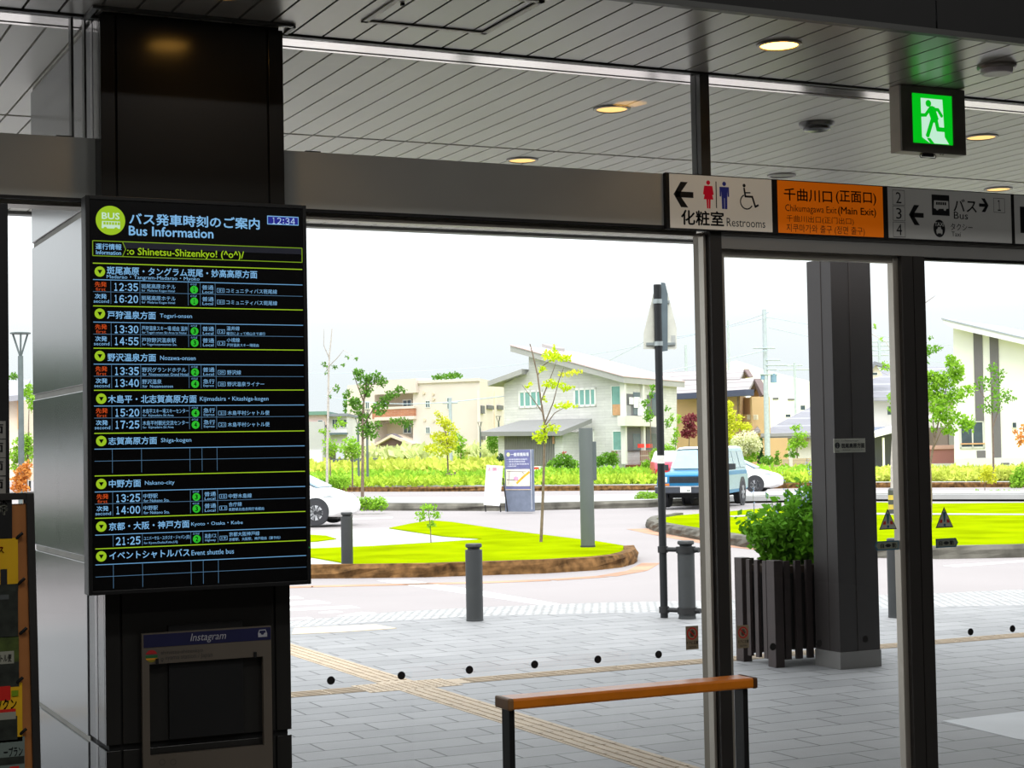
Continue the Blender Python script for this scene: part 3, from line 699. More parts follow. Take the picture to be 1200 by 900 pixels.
m = MB(); 
for p in ([(916, 108), (966, 104), (976, 128), (946, 134)], [(916, 108), (946, 134), (914, 132)]): pass
pts = [iu(*p) for p in ((922, 108), (966, 104), (977, 132), (977, 156), (915, 160), (913, 134))]
m.wall(PI, pts, .0018, .0022); m.build('inbox_icon', mat('print white', (1, 1, 1)), t)
m = MB(); m.wall(PI, [iu(*p) for p in ((926, 114), (962, 111), (968, 126), (958, 129), (950, 142), (938, 143), (930, 131), (921, 131))], .0023, .0026); m.build('inbox_hollow', mat('navy print', (1, 1, 1)), t)
c = iu(165, 294); R = .0215
for name, a0, a1, colr in (('avatar_red', 25, 155, L(196, 40, 44)), ('avatar_white', 0, 180, L(200, 196, 186)), ('avatar_green', -25, 20, L(40, 120, 60)), ('avatar_orange', 200, 340, L(226, 160, 40))): pass
def band(z0f, z1f, name, colr, d):
    pts = []
    for k in range(13):
        f = z0f+(z1f-z0f)*k/12; pts.append((math.sqrt(max(0, 1-f*f)), f))
    poly = [(c[0]+R*a, c[1]+R*b) for a, b in pts]+[(c[0]-R*a, c[1]+R*b) for a, b in reversed(pts)]
    m = MB(); m.wall(PI, poly, d-.0003, d); m.build(name, mat(name, colr[:3], .6), t)
band(.35, 1, 'avatar_red', L(200, 36, 44), .0012); band(-.30, .12, 'avatar_green', L(36, 110, 60), .0012); band(-.62, -.32, 'avatar_orange', L(236, 160, 40), .0012); band(-1, -.64, 'avatar_olive', L(150, 140, 40), .0012)
m = MB(); irect(m, 232, 256, 527, 290, 'shinetsu-shizenkyo', .0, 0, .0012); irect(m, 262, 288, 594, 330, 'iiyama station / Japan', 0, 0, .0012); m.build('account_lettering', mat('print grey', L(70, 66, 62)[:3], .6), t)
m = MB(); a = iu(240, 316); m.wring(PI, a[0], a[1], .0025, .0048, .0012, 20); m.wall(PI, [(a[0]-.004, a[1]-.003), (a[0]+.004, a[1]-.003), (a[0], a[1]-.011)], .0009, .0012); m.build('pin_icon', mat('print grey', (1, 1, 1)), t)
for x, y in ((890, 283), (200, 330)):
    a = iu(x, y); MB().box((a[0]-.004, 5.957, a[1]-.010), (a[0]+.006, 5.966, a[1]+.010)).build('clip', black_metal, t)
m = MB()
for k, x in enumerate((880, 910)):
    a = iu(x, 300)
px = [(PI.uv(326-150+150-0, 880))]
a = PI.uv(190, 893); m.wring(PI, a[0], a[1], .009, .0105, .0012, 24); a2 = PI.uv(203, 893); m.wring(PI, a2[0], a2[1], .009, .0105, .0012, 24); m.build('heart_and_bubble_icons', mat('print grey', (1, 1, 1)), t)
MB().box((x0+.1, 5.985, .9), (x1-.1, 6.0, 1.3)).build('backing_strip', black_metal, t)

# ------------------------------------------------------------------ wooden guard rail
t = thing('guard_rail', 'low wooden-topped guard rail on thin black legs beside the door', 'handrail', (3.17, 5.65, 0))
wood = mat('varnished wood', L(246, 138, 28)[:3], .3, 0, .10, 9)
w0, w1 = .957, .997
MB().box((2.645, 5.60, w0), (3.70, 5.715, w1)).build('rail_bar', wood, t, bevel=.008)
MB().box((2.636, 5.597, w0-.002), (2.660, 5.718, w1+.002)).build('end_cap', mat('end cap', L(150, 112, 74)[:3], .4, 0, .08), t, bevel=.007)
MB().box((3.690, 5.597, w0-.002), (3.712, 5.718, w1+.002)).build('end_cap', mat('dark end cap', L(92, 56, 26)[:3], .4, 0, .08), t, bevel=.007)
for x in (2.652, 3.660): MB().box((x, 5.625, 0), (x+.022, 5.69, w0)).build('leg', black_metal, t, bevel=.002)
MB().box((2.66, 5.63, .10), (3.68, 5.67, .13)).build('lower_bar', black_metal, t)

# ------------------------------------------------------------------ leaflet board and sign stand on the left
PB = Plane((0, 5.3), (1, 0))
t = thing('sign_stand', 'tall black sign stand with white label cards at the left edge', 'sign stand', (PB.uv(-40, 600)[0], 5.33, 0))
u1 = PB.uv(10.5, 420)[0]; z1 = PB.uv(5, 238)[1]
MB().box((u1-.42, 5.30, 0), (u1, 5.34, z1)).build('board', mat('stand black', L(22, 21, 24)[:3], .5), t, bevel=.003)
kard = mat('label card', L(150, 148, 142)[:3], .6)
for y0, y1 in ((494, 514), (516, 536), (538, 557), (560, 578)):
    a, zt2 = PB.uv(-60, y0); b, zb2 = PB.uv(6.5, y1)
    cdp = MB().box((a, 5.296, zb2), (b, 5.30, zt2)).build('label_card', kard, t)
    h = zt2-zb2; m = MB(); m.text(PB, '方面', b-.085, zb2+h*.3, b-.008, zt2-h*.15, .0046, .02); m.build('card_lettering', ink, cdp)
m = MB(); a, zt2 = PB.uv(-22, 590); b, zb2 = PB.uv(9, 606); 
PL_ = Plane((0, 4.9), (1, 0))
t = thing('leaflet_board', 'wooden leaflet board in a dark metal frame at the left edge', 'leaflet rack', (PL_.uv(0, 700)[0], 4.93, 0))
def lp(x, y): return PL_.uv(x, y)
sl0 = lp(30, 585); sl1 = lp(38, 900)
k = (sl1[0]-sl0[0])/(sl1[1]-sl0[1]); ztop = lp(20, 578)[1]
xr = lambda z: sl0[0]+k*(z-sl0[1])
board = mat('board wood', L(176, 112, 58)[:3], .55, 0, .1, 8)
MB().wall(PL_, [(xr(0)-.5, .03), (xr(.03), .03), (xr(ztop-.03), ztop-.03), (xr(ztop)-.5, ztop-.03)], -.02, 0).build('board', board, t)
mt = mat('rack frame', L(48, 46, 44)[:3], .5, .2)
MB().wall(PL_, [(xr(0), 0), (xr(0)+.022, 0), (xr(ztop)+.022, ztop), (xr(ztop), ztop)], -.04, .012).build('side_rail', mt, t, bevel=.003)
MB().wall(PL_, [(xr(ztop)-.5, ztop-.018), (xr(ztop), ztop-.018), (xr(ztop), ztop), (xr(ztop)-.5, ztop)], -.04, .012).build('top_rail', mt, t)
for x, y in ((26.5, 628), (29, 681), (31.5, 739), (27, 797), (31, 857)):
    a = lp(x-6, y); m = MB(); m.tube([PL_.pt(a[0]-.004, a[1]-.008, .001), PL_.pt(a[0]+.002, a[1], .012), PL_.pt(a[0]+.012, a[1]+.008, .012)], .0045, 8); m.build('clip', black_metal, t, 50)
def leaflet(name, label, x0, y0, x1, y1, base, bits, group='leaflets on the wooden board'):
    a, zt2 = lp(x0, y0); b, zb2 = lp(x1, y1)
    t = thing(name, label, 'leaflet', ((a+b)/2, 4.9, zb2), 0, group)
    MB().box((a, 4.894, zb2), (b, 4.8985, zt2)).build('sheet', base, t)
    for i, (nm, kind, r, m_) in enumerate(bits):
        m = MB(); p, q1 = lp(r[0], r[1]); s_, q0 = lp(r[2], r[3]); d = .0065+.0004*i
        if kind: m.text(PL_, kind, p, q0, s_, q1, d, .02)
        else: m.wall(PL_, [(p, q0), (s_, q0), (s_, q1), (p, q1)], d-.0004, d)
        m.build(nm, m_, t)
yellow = mat('leaflet yellow', L(226, 176, 20)[:3], .45); red = mat('leaflet red', L(206, 34, 24)[:3], .45); dkp = mat('leaflet dark photo', L(42, 46, 40)[:3], .45, 0, .5, 40)
grn = mat('leaflet green photo', L(70, 84, 36)[:3], .45, 0, .5, 30); pale = mat('leaflet pale', L(150, 150, 136)[:3], .45); lime = mat('leaflet lime', L(120, 150, 20)[:3], .45)
leaflet('leaflet', 'yellow leaflet with a black bottle shape, topmost on the wooden board', -24, 632, 21, 692, yellow, [('photo', None, (-24, 686, 21, 692), dkp), ('bottle_print', None, (0, 667, 8, 685), ink), ('red_lettering', 'ス', (-3, 641, 4, 648), red)])
leaflet('leaflet', 'dark photo leaflet, second from the top of the wooden board', -24, 694, 21, 746, dkp, [('caption', None, (-20, 698, 10, 702), mat('caption grey', L(80, 84, 84)[:3], .5))])
leaflet('leaflet', 'green photo leaflet with a pale caption band, middle of the wooden board', -24, 748, 22, 804, grn, [('photo', None, (-24, 778, 22, 804), dkp), ('caption_band', None, (-24, 765, 16, 777), pale), ('lettering', 'トル便', (0, 767, 13, 775), ink)])
leaflet('leaflet', 'yellow leaflet with red bands, second from the bottom of the wooden board', -24, 803, 26, 868, yellow, [('photo', None, (-24, 842, 20, 866), dkp), ('red_band', None, (-24, 806, 12, 820), red), ('lettering', 'ツクン', (-6, 820, 19, 830), ink), ('red_price_band', None, (-10, 832, 18, 836), red), ('price_band', None, (-14, 836, 18, 842), pale), ('lime_patch', None, (13, 809, 21, 815), lime)])
leaflet('leaflet', 'pale grey leaflet at the bottom of the wooden board', -24, 867, 29, 940, mat('leaflet grey', L(112, 124, 118)[:3], .5), [('lettering', 'ープラン', (4, 876, 26, 885), ink), ('dark_band', None, (-24, 890, 28, 894), dkp), ('red_spot', None, (11, 898, 22, 912), red)])
leaflet('leaflet', 'black leaflet with white brush lettering above the yellow one', -24, 584, 14, 631, mat('leaflet black', L(18, 18, 18)[:3], .5), [('lettering', '幹', (-8, 586, 9, 603), pale)])

# ------------------------------------------------------------------ stickers on the glass
def caution(x0, y0, x1, y1, label):
    a, zt2 = PG.uv(x0, y0); b, zb2 = PG.uv(x1, y1); w = b-a; h = zt2-zb2
    t = thing('caution_sticker', label, 'sticker', ((a+b)/2, YG, zb2), 0, 'beige caution stickers')
    MB().box((a, YG-.0022, zb2), (b, YG-.0004, zt2)).build('sheet', mat('sticker beige', L(150, 136, 112)[:3], .5), t, bevel=.0005)
    sr = mat('sticker red', L(190, 22, 24)[:3], .5, emit=(.1, .0, .0), estr=.3); m = MB(); c = (a+w/2, zt2-h*.32); r = w*.42
    m.wring(PG, c[0], c[1], r*.80, r, .0026, 32); m.wstroke(PG, [(c[0]-r*.62, c[1]+r*.62), (c[0]+r*.62, c[1]-r*.62)], r*.16, .0028); m.build('prohibition_ring', sr, t)
    m = MB(); m.wdisc(PG, c[0], c[1]-r*.15, r*.36, .0022, .0025, 18, r*.42)
    for k in range(4): m.wstroke(PG, [(c[0]-r*.27+k*r*.18, c[1]), (c[0]-r*.27+k*r*.18, c[1]+r*(.45+.1*(k in (1, 2))))], r*.15, .0024)
    m.wstroke(PG, [(c[0]+r*.3, c[1]-r*.2), (c[0]+r*.5, c[1]+r*.12)], r*.15, .0024); m.build('hand_print', mat('sticker ink', L(70, 62, 52)[:3], .6), t)
    m = MB(); m.text(PG, 'ドアに注意', a+w*.06, zb2+h*.22, b-w*.04, zb2+h*.36, .0025, .02); m.text(PG, 'CAUTION', a+w*.2, zb2+h*.07, b-w*.2, zb2+h*.15, .0025, .01); m.build('lettering', ink, t)
caution(803.2, 734, 818.5, 760.5, 'beige no-hand caution sticker on the window left of the door upright')
caution(863.5, 733, 877.5, 759, 'beige no-hand caution sticker on the door glass before the planter')
def tri(x, y0, y1, w, label):
    u, zt2 = PG.uv(x, y0); _, zb2 = PG.uv(x, y1); hw = PG.uv(x+w/2, y1)[0]-u; h = zt2-zb2
    t = thing('warning_sticker', label, 'sticker', (u, YG, zb2), 0, 'triangular warning stickers')
    MB().wall(PG, [(u-hw, zb2), (u+hw, zb2), (u, zt2)], .0004, .0018).build('border', mat('sticker border', L(70, 70, 64)[:3], .5), t)
    MB().wall(PG, [(u-hw*.88, zb2+h*.05), (u+hw*.88, zb2+h*.05), (u, zt2-h*.10)], .0019, .0022).build('sheet', mat('sticker grey', L(190, 190, 176)[:3], .5), t)
    m = MB(); m.wall(PG, [(u-hw*.16, zt2-h*.25), (u+hw*.16, zt2-h*.25), (u+hw*.06, zb2+h*.28), (u-hw*.06, zb2+h*.28)], .0023, .0026); m.wdisc(PG, u, zb2+h*.14, hw*.13, .0023, .0026, 14); m.build('exclamation_mark', mat('sticker teal', L(44, 104, 130)[:3], .5), t)
    for k in (-1, 1): m = MB(); m.wall(PG, [(u+k*hw*.42-hw*.17, zb2+h*.24), (u+k*hw*.42+hw*.17, zb2+h*.24), (u+k*hw*.36+hw*.12, zb2+h*.40), (u+k*hw*.36-hw*.12, zb2+h*.40)], .0023, .0026); m.build('red_patch', mat('sticker dull red', L(200, 60, 48)[:3], .5), t)
tri(1039.8, 596, 620.5, 22, 'triangular warning sticker on the door glass, left of the second upright')
tri(1106, 594, 618.5, 22, 'triangular warning sticker on the glass, right of the second upright')
def autos(x0, x1, yc, left, label):
    (a, z), (b, _) = PG.uv(x0, yc), PG.uv(x1, yc-2); h = .0205; w = b-a; tip = .014
    t = thing('automatic_door_sticker', label, 'sticker', ((a+b)/2, YG, z-h), 0, 'automatic door stickers')
    f = lambda s: ([(a+s+tip*.9, z-h+s), (b-s, z-h+s), (b-s, z+h-s), (a+s+tip*.9, z+h-s), (a+s, z)] if left else [(a+s, z-h+s), (b-s-tip*.9, z-h+s), (b-s, z), (b-s-tip*.9, z+h-s), (a+s, z+h-s)])
    MB().wall(PG, f(0), .0004, .0018).build('border', mat('sticker teal', (0, 0, 0)), t)
    MB().wall(PG, f(.005), .0019, .0022).build('sheet', mat('sticker olive grey', L(140, 146, 132)[:3], .5), t)
    m = MB(); o = .006 if left else -.006; c0 = (a+b)/2+o
    m.text(PG, '自', c0-w*.32, z-h*.5, c0-w*.17, z+h*.5, .0024, .02); m.text(PG, '動', c0+w*.17, z-h*.5, c0+w*.34, z+h*.5, .0024, .02)
    m.wall(PG, [(c0-w*.13, z), (c0-w*.05, z-h*.35), (c0+w*.06, z-h*.35), (c0+w*.14, z), (c0+w*.06, z+h*.35), (c0-w*.05, z+h*.35)], .0023, .0026); m.build('lettering', ink, t)
autos(1025, 1053, 640, True, 'left-pointing automatic door sticker below the left warning triangle')
autos(1096.5, 1122.5, 636.8, False, 'right-pointing automatic door sticker below the right warning triangle')

# ================================================================== OUTSIDE: GROUND
def poly_px(pts, z=0.0): return [G(x, y, z) for x, y in pts]
asphalt = mat('pale asphalt', (.262, .238, .238), .85, 0, .05, .35, bump=.15, bscale=30)
paver = brick('grey paver', (.222, .223, .227), (.178, .18, .184), (.022, .022, .025), .6, .2975, .0075, .62, .37, bump=.4)
cobble = mat('cobble stone', (.36, .36, .36), .7, 0, .25, 8, bump=.5, bscale=10)
lawn_m = mat('lawn', (.215, .285, .0008), .95, 0, .22, .9, bump=.4, bscale=40, spec=0)
curb_brown = mat('rust stained curb stone', (.13, .068, .026), .9, 0, .75, 6, bump=1.0, bscale=5, spec=.1)
curb_grey = mat('grey curb stone', (.125, .118, .10), .9, 0, .5, 1.8, bump=1.0, bscale=5, spec=.1)
paint = mat('white road paint', (.62, .62, .61), .7, 0, .05, 3)
conc = mat('pale concrete', (.34, .34, .335), .8, 0, .06, 1)
struct(MB().box((-260, 6.2, -.35), (420, 420, -.05)).build('road', asphalt))
near_edge = [(-80, 21), (-12, 19.6), (4.0, 18.6)]+[tuple(G(x, y)[:2]) for x, y in ((342, 735), (450, 728), (560, 722), (700, 718.5), (800, 716.5), (900, 714.5), (1000, 712.5), (1100, 711), (1200, 709))]
near_edge += [(16.5, 12.8), (22, 7.5), (30, 4)]
far_edge = [(-80, 22), (-12, 20.4), (4.0, 19.5)]+[tuple(G(x, y)[:2]) for x, y in ((342, 727), (460, 716.5), (560, 711), (700, 705.5), (800, 703.5), (900, 701), (1000, 698), (1100, 694.5), (1200, 690))]
far_edge += [(18.5, 14), (24, 8.5), (31, 5)]
pv = MB().prism([(x, y, -.3) for x, y in [(-80, 6.26)]+near_edge+[(30, 6.26)] if not (y < 6.26)], (0, 0, .3)); struct(pv.build('pavement', paver))
cb = MB()
for (a, b, c, d) in zip(near_edge[:-1], near_edge[1:], far_edge[1:], far_edge[:-1]):
    cb.prism([(*a, -.3), (*b, -.3), (*c, -.3), (*d, -.3)], (0, 0, .292))
struct(cb.build('cobble_strip', brick('cobbles', (.42, .42, .42), (.30, .30, .30), (.16, .16, .16), .11, .10, .012, .7, .5, bump=.8)))
# pale slab at the right edge of the photo
m = MB().prism(poly_px([(1104, 845), (1215, 832), (1300, 850), (1300, 880), (1190, 866)], .0005), (0, 0, .002)); struct(m.build('paving_slab', mat('pale slab', (.40, .41, .43), .55, 0, .05, 3)))
# tactile paving: guiding bars and a field of domes
tact = mat('tactile paving', (.36, .285, .20), .7, 0, .12, 5, bump=.2)
tx0, tx1, ty0, ty1 = 5.025, 5.335, 12.795, 13.07
m = MB()
m.box((tx0, 6.3, .0), (tx1, 17.6, .003)); m.box((-6, ty0, .0), (tx0, ty1, .0032)); m.box((tx1, ty0, .0), (16, ty1, .0032))
for k in range(4):
    c = tx0+.04+k*.076
    y = 6.35
    while y < 17.4:
        if not (12.6 < y < 13.2): m.box((c-.014, y, .002), (c+.014, y+.285, .008))
        y += .30
for k in range(4):
    c = ty0+.035+k*.068
    x = -6
    while x < 16:
        if not (4.6 < x < 5.65): m.box((x, c-.013, .002), (x+.285, c+.013, .008))
        x += .30
struct(m.build('tactile_strip', tact))
m = MB(); m.box((4.78, 12.70, 0), (5.58, 13.16, .0035))
for i in range(13):
    for j in range(7): m.lathe([(.016, .003), (.011, .009)], (4.82+i*.06, 12.74+j*.062, 0), 8)
struct(m.build('tactile_field', tact))
m = MB(); m.prism(poly_px([(342, 743.5), (345, 734.5+2), (440, 732), (465, 736.5), (400, 741)], .001), (0, 0, .004)); struct(m.build('tactile_edge', mat('tactile faded', (.50, .42, .30), .7, 0, .1, 6)))
# road paint
def paint_px(name, pts):
    struct(MB().prism(poly_px(pts, -.05), (0, 0, .004)).build(name, paint))
paint_px('stop_line', [(442, 680.5), (478, 680), (560, 692), (670, 710.5), (650, 711.5)])
for i, pts in enumerate(([(338, 706), (370, 703.5), (388, 707), (340, 709.5)], [(338, 713.5), (410, 710), (422, 712.5), (338, 716)], [(373, 718), (392, 715.7), (402, 717.5), (376, 719)], [(338, 700), (348, 699), (356, 701.5), (338, 702)],
                         [(395, 722), (423, 717.5), (441, 718.5), (430, 721)], [(338, 725.3), (360, 723.5), (368, 725), (338, 726.3)])):
    paint_px('crossing_stripe', pts)
paint_px('lane_line', [(1105, 663), (1205, 656.5), (1205, 658), (1120, 664.5)]); paint_px('lane_line', [(366, 609.5), (460, 606), (460, 607), (366, 610.8)])
# curbs and lawns --------------------------------------------------
def curb(name, pts, wd, z0, z1, m_, rough=.03, step=.35):
    """A rough stone kerb along ground points; the front is to the camera's side."""
    P = [Vector((p[0], p[1], 0)) for p in pts]; q = []
    for a, b in zip(P[:-1], P[1:]):
        n = max(1, int((b-a).length/step)); q += [a+(b-a)*(k/n) for k in range(n)]
    q.append(P[-1]); rnd = random.Random(len(q)); rows = []
    for i, p in enumerate(q):
        d = (q[min(i+1, len(q)-1)]-q[max(0, i-1)]).normalized(); n = Vector((d.y, -d.x, 0))
        rows.append((p, n))
    vs, fs = [], []; prof = ((0, z0), (.0, z0+(z1-z0)*.35), (.0, z0+(z1-z0)*.7), (-.03, z1), (-wd, z1), (-wd, z0)); k = len(prof)
    for p, n in rows:
        for j, (o, z) in enumerate(prof):
            jit = rnd.uniform(-rough, rough) if j in (1, 2) else 0
            vs.append(p+n*(o+jit)+Vector((0, 0, z+(rnd.uniform(-rough, rough)*.25 if j in (1, 2, 3) else 0))))
    for i in range(len(rows)-1):
        for j in range(k): fs.append((i*k+j, (i+1)*k+j, (i+1)*k+(j+1) % k, i*k+(j+1) % k))
    fs += [tuple(range(k)), tuple((len(rows)-1)*k+j for j in range(k))[::-1]]
    return struct(MB().add(vs, fs).build(name, m_))
LZ = .11
front1 = [(300, 666), (366, 664.5), (420, 664), (500, 663), (560, 661), (640, 658.5), (700, 655), (728, 652), (742, 648.5), (747, 645), (745, 641)]
curb('kerb_island', [tuple(G(x, y+1.5, LZ)) for x, y in front1], .22, -.06, LZ+.05, curb_brown, .035)
lawn1 = [(300, 640), (366, 642.5), (440, 639.5), (500, 636), (560, 632), (566, 631), (520, 628), (456, 618.5), (480, 613.5), (505, 609.5), (530, 611.5), (600, 622), (650, 628), (700, 634), (730, 639), (742, 643),
         (742, 647), (728, 651), (700, 654), (640, 657.5), (560, 660), (500, 662), (430, 663.5), (400, 658.5), (366, 652.5), (300, 648)]
def slab(name, pts, z, m_): return struct(MB().prism(poly_px(pts, z), (0, 0, -.16)).build(name, m_))
slab('lawn_island', lawn1, LZ, lawn_m)
rust = mat('rusty stain on the road', (.36, .20, .125), .9, 0, .3, .9)
def ribbon(name, pts, w, z=-.048):
    P = [G(x, y, -.05) for x, y in pts]; m = MB()
    for a, b in zip(P[:-1], P[1:]):
        d = (b-a).normalized(); n = Vector((d.y, -d.x, 0))*w; m.prism([Vector((q.x, q.y, z)) for q in (a, b, b+n, a+n)], (0, 0, .002))
    struct(m.build(name, rust))
ribbon('kerb_stain', [(758, 619.5), (790, 626), (830, 633), (870, 639), (940, 646), (1020, 650), (1100, 651.5), (1200, 649.5), (1320, 642)], .5)
ribbon('kerb_stain', [(300, 688.5), (366, 686.5), (560, 682), (640, 679), (700, 675), (735, 669), (752, 660)], .32)
slab('path_island', [(300, 640), (366, 642.5), (440, 639.5), (560, 632), (566, 631), (456, 618.5), (366, 622), (250, 622)], LZ-.02, conc)
slab('path_island_front', [(300, 648), (366, 652.5), (400, 658.5), (430, 663.5), (366, 664), (300, 665)], LZ-.02, conc)
slab('lawn_strip', [(300, 629), (366, 626.5), (382, 627.5), (394, 631), (370, 634), (300, 637)], LZ, lawn_m)
front2 = [(790, 604), (763, 608), (757, 611.5), (766, 615.5), (790, 620), (830, 626.5), (870, 632.5), (940, 639.5), (1020, 643.5), (1100, 645), (1200, 643), (1320, 636)]
curb('kerb_lawn', [tuple(G(x, y-1, LZ)) for x, y in front2], .25, -.06, LZ+.05, curb_grey, .035)
slab('lawn_right', [(790, 604.2), (765, 608.5), (762, 611), (772, 614.5), (830, 624.8), (870, 630.5), (940, 637.5), (1020, 641.5), (1100, 643), (1200, 641), (1320, 634),
                    (1320, 586), (1200, 589), (1100, 590), (1020, 588.5), (960, 589), (900, 595), (850, 599.5)], LZ, lawn_m)
struct(MB().prism(poly_px([(850, 605), (945, 600.5), (1030, 601.5), (1320, 603), (1320, 604.2), (1030, 603.2), (945, 602), (860, 606)], LZ+.002), (0, 0, .01)).build('path_lawn', conc))
# far kerbs, walk and lane
def gl(y0, y1, x0=200, x1=1500, n=12): return [tuple(G(x0+(x1-x0)*k/n, y0+(y1-y0)*k/n)[:2]) for k in range(n+1)]
kz = .19
K1 = [(200, 598.5), (400, 596.5), (600, 597), (760, 593), (860, 588), (1000, 585), (1200, 585), (1400, 585)]
curb('kerb_far_walk', [tuple(G(x, y)) for x, y in K1], .35, -.06, kz, curb_grey, .05, 1.0)
def band(name, ya, yb, z, m_, x0=200, x1=1400):
    struct(MB().prism(poly_px([(x0, ya), (x1, ya-6), (x1, yb-6), (x0, yb)], z), (0, 0, -.2)).build(name, m_))
slab('far_walk', [(200, 590), (400, 588.5), (600, 589.5), (760, 586), (860, 582), (1000, 579.5), (1400, 579), (1400, 574.5), (1000, 575), (860, 576.5), (600, 582), (400, 582.5), (200, 583)], kz-.01, conc)
K2 = [(200, 577), (400, 575.2), (600, 574.5), (800, 573), (950, 570.5), (1100, 570), (1400, 569)]
curb('kerb_meadow', [tuple(G(x, y)) for x, y in K2], .6, -.06, .17, curb_brown, .05, 1.5)
struct(MB().prism(poly_px([(200, 571), (400, 569.4), (600, 568.9), (800, 567.5), (950, 565.3), (1400, 564), (1400, 563.5), (950, 564.5), (600, 567.5), (200, 570)], .18), (0, 0, -.2)).build('meadow_path', conc))
# meadow ground
mead = [tuple(G(x, y)[:2]) for x, y in ((150, 571.5), (400, 569), (600, 568.5), (800, 567), (950, 565), (1500, 563.5))]
far = [(p[0]*3.4, p[1]*3.4) for p in (mead[-1], mead[0])]
struct(MB().prism([(*p, .02) for p in mead+far], (0, 0, .18)).build('meadow', mat('meadow', (.36, .40, .10), .9, 0, .25, .12, bump=.3, bscale=4)))

# ================================================================== PLANTS
def leafm(name, r, g, b, tl=.35): return mat(name, L(r, g, b)[:3], .6, 0, .22, .9, spec=.08, transl=tl)
lf_lime = leafm('lime leaves', 196, 214, 40); lf_green = leafm('green leaves', 112, 160, 52); lf_dark = leafm('dark leaves', 98, 142, 54); lf_yel = leafm('yellow green leaves', 206, 210, 62)
lf_red = leafm('purple leaves', 132, 62, 74); lf_org = leafm('orange leaves', 222, 152, 78); lf_white = leafm('cream blossom', 226, 226, 190); lf_mid = leafm('mid green leaves', 142, 186, 58); lf_grass = leafm('meadow grass', 196, 206, 92, .3)
lf_grass2 = leafm('pale meadow grass', 206, 214, 150, .3); lf_conif = leafm('conifer', 58, 92, 50, .1)
bark = mat('bark', L(112, 96, 82)[:3], .85, 0, .3, 12); bark_pale = mat('pale bark', L(176, 170, 160)[:3], .85, 0, .25, 14)
def leaves(mb, c, rad, n, size, rnd, flat=0.0):
    rx, ry, rz = rad
    for _ in range(n):
        while True:
            a = Vector((rnd.uniform(-1, 1), rnd.uniform(-1, 1), rnd.uniform(-1, 1)))
            if a.length <= 1: break
        p = Vector(c)+RT0*(a.x*rx)+FW0*(a.y*ry)+Vector((0, 0, a.z*rz))
        t = Vector((rnd.gauss(0, 1), rnd.gauss(0, 1), rnd.gauss(0, 1)-flat)).normalized(); nrm = Vector((rnd.gauss(0, 1), rnd.gauss(0, 1), rnd.gauss(0, 1)+1.0+flat))
        s = t.cross(nrm).normalized(); l = size*rnd.uniform(.6, 1.3); w = l*.33
        mb.add([p, p+t*l*.45+s*w, p+t*l, p+t*l*.45-s*w], [(0, 1, 2, 3)])
FW0 = Vector((FW.x, FW.y, 0)).normalized(); RT0 = Vector((FW0.y, -FW0.x, 0))
def tree(name, label, cat, depth, base, trunk, tw, blobs, lm, group=None, branches=(), dens=1.0, leaf=.16, seed=1, bk=None, z0=0.0, extra=()):
    """trunk/branches: lists of picture points; blobs: (x, y, rx, ry) in the picture, all put at one distance with their own depth."""
    rnd = random.Random(seed); k = depth/FPX; tw = tw*.58
    b = at(*base, depth); bz = z0
    t = thing(name, label, cat, (b.x, b.y, bz), 0, group)
    def P(x, y, j=0): return at(x, y, depth)+FW0*j
    if trunk:
        m = MB(); pts = [Vector((b.x, b.y, bz))]+[P(x, y) for x, y in trunk]; n = len(pts)
        m.tube(pts, [tw*(1-.7*i/(n-1)) for i in range(n)], 8)
        m.build('trunk', bk or bark, t, 60)
    for br in branches:
        m = MB(); n = len(br); j = rnd.uniform(-.3, .3)
        m.tube([P(x, y, j*i) for i, (x, y) in enumerate(br)], [tw*.42*(1-.7*i/max(1, n-1)) for i in range(n)], 6); m.build('branch', bk or bark, t, 60)
    def blobset(bl, mm):
        m = MB()
        for (x, y, rx, ry) in bl:
            c = P(x, y, rnd.uniform(-.3, .3)*rx*k); R = (rx*k, rx*k*.9, ry*k)
            vol = rx*ry*k*k
            leaves(m, c, R, max(14, int(dens*vol/(leaf*leaf*.25)*60)), leaf*.5, rnd)
        m.build('foliage', mm, t)
    if blobs: blobset(blobs, lm)
    for bl, mm in extra: blobset(bl, mm)
    return t
def crop(ox, oy, s): return lambda *ps: [(ox+p[0]*s, oy+p[1]*s)+tuple(q*s for q in p[2:]) for p in ps]
c1 = crop(590, 390, .2892)
def gdep(x, y, z=0): return depth_of(G(x, y, z))
tree('young_tree', 'slim young tree with lime leaf tufts on the grass island', 'tree', gdep(634, 635, LZ), (634, 635), [(635.5, 600), (637, 560), (638, 520), (638, 495), (634, 470), (630, 440), (624, 414), (621, 403)], .055,
     c1((215, 100, 60, 14), (190, 88, 35, 18), (250, 105, 24, 12), (200, 205, 42, 18), (255, 222, 30, 14), (252, 296, 50, 13), (185, 385, 46, 15), (150, 422, 30, 28), (95, 215, 20, 6), (155, 145, 16, 10), (205, 60, 10, 14), (165, 270, 8, 8)), lf_lime,
     branches=(((638, 497), (648, 472), (655, 445), (660, 432)), ((634, 470), (644, 446), (652, 424)), ((637, 485), (626, 470), (612, 452)), ((638, 500), (650, 484), (664, 476)), ((630, 440), (637, 428), (650, 418)), ((637, 505), (640, 500), (650, 497))),
     dens=.62, leaf=.13, seed=3, z0=LZ, extra=((c1((290, 160, 34, 9), (250, 168, 30, 8)), lf_yel),))
tree('sapling', 'tiny sapling with a few leaves on the grass island', 'tree', gdep(505, 636, LZ), (505, 636), [(504.5, 618), (503, 605), (502, 592)], .02, [(502, 594, 11, 4), (494, 604, 7, 6), (510, 603, 8, 5), (505, 614, 5, 4)], lf_mid, dens=.5, leaf=.12, seed=4, z0=LZ)
c2 = crop(360, 400, .2)
D3 = 70
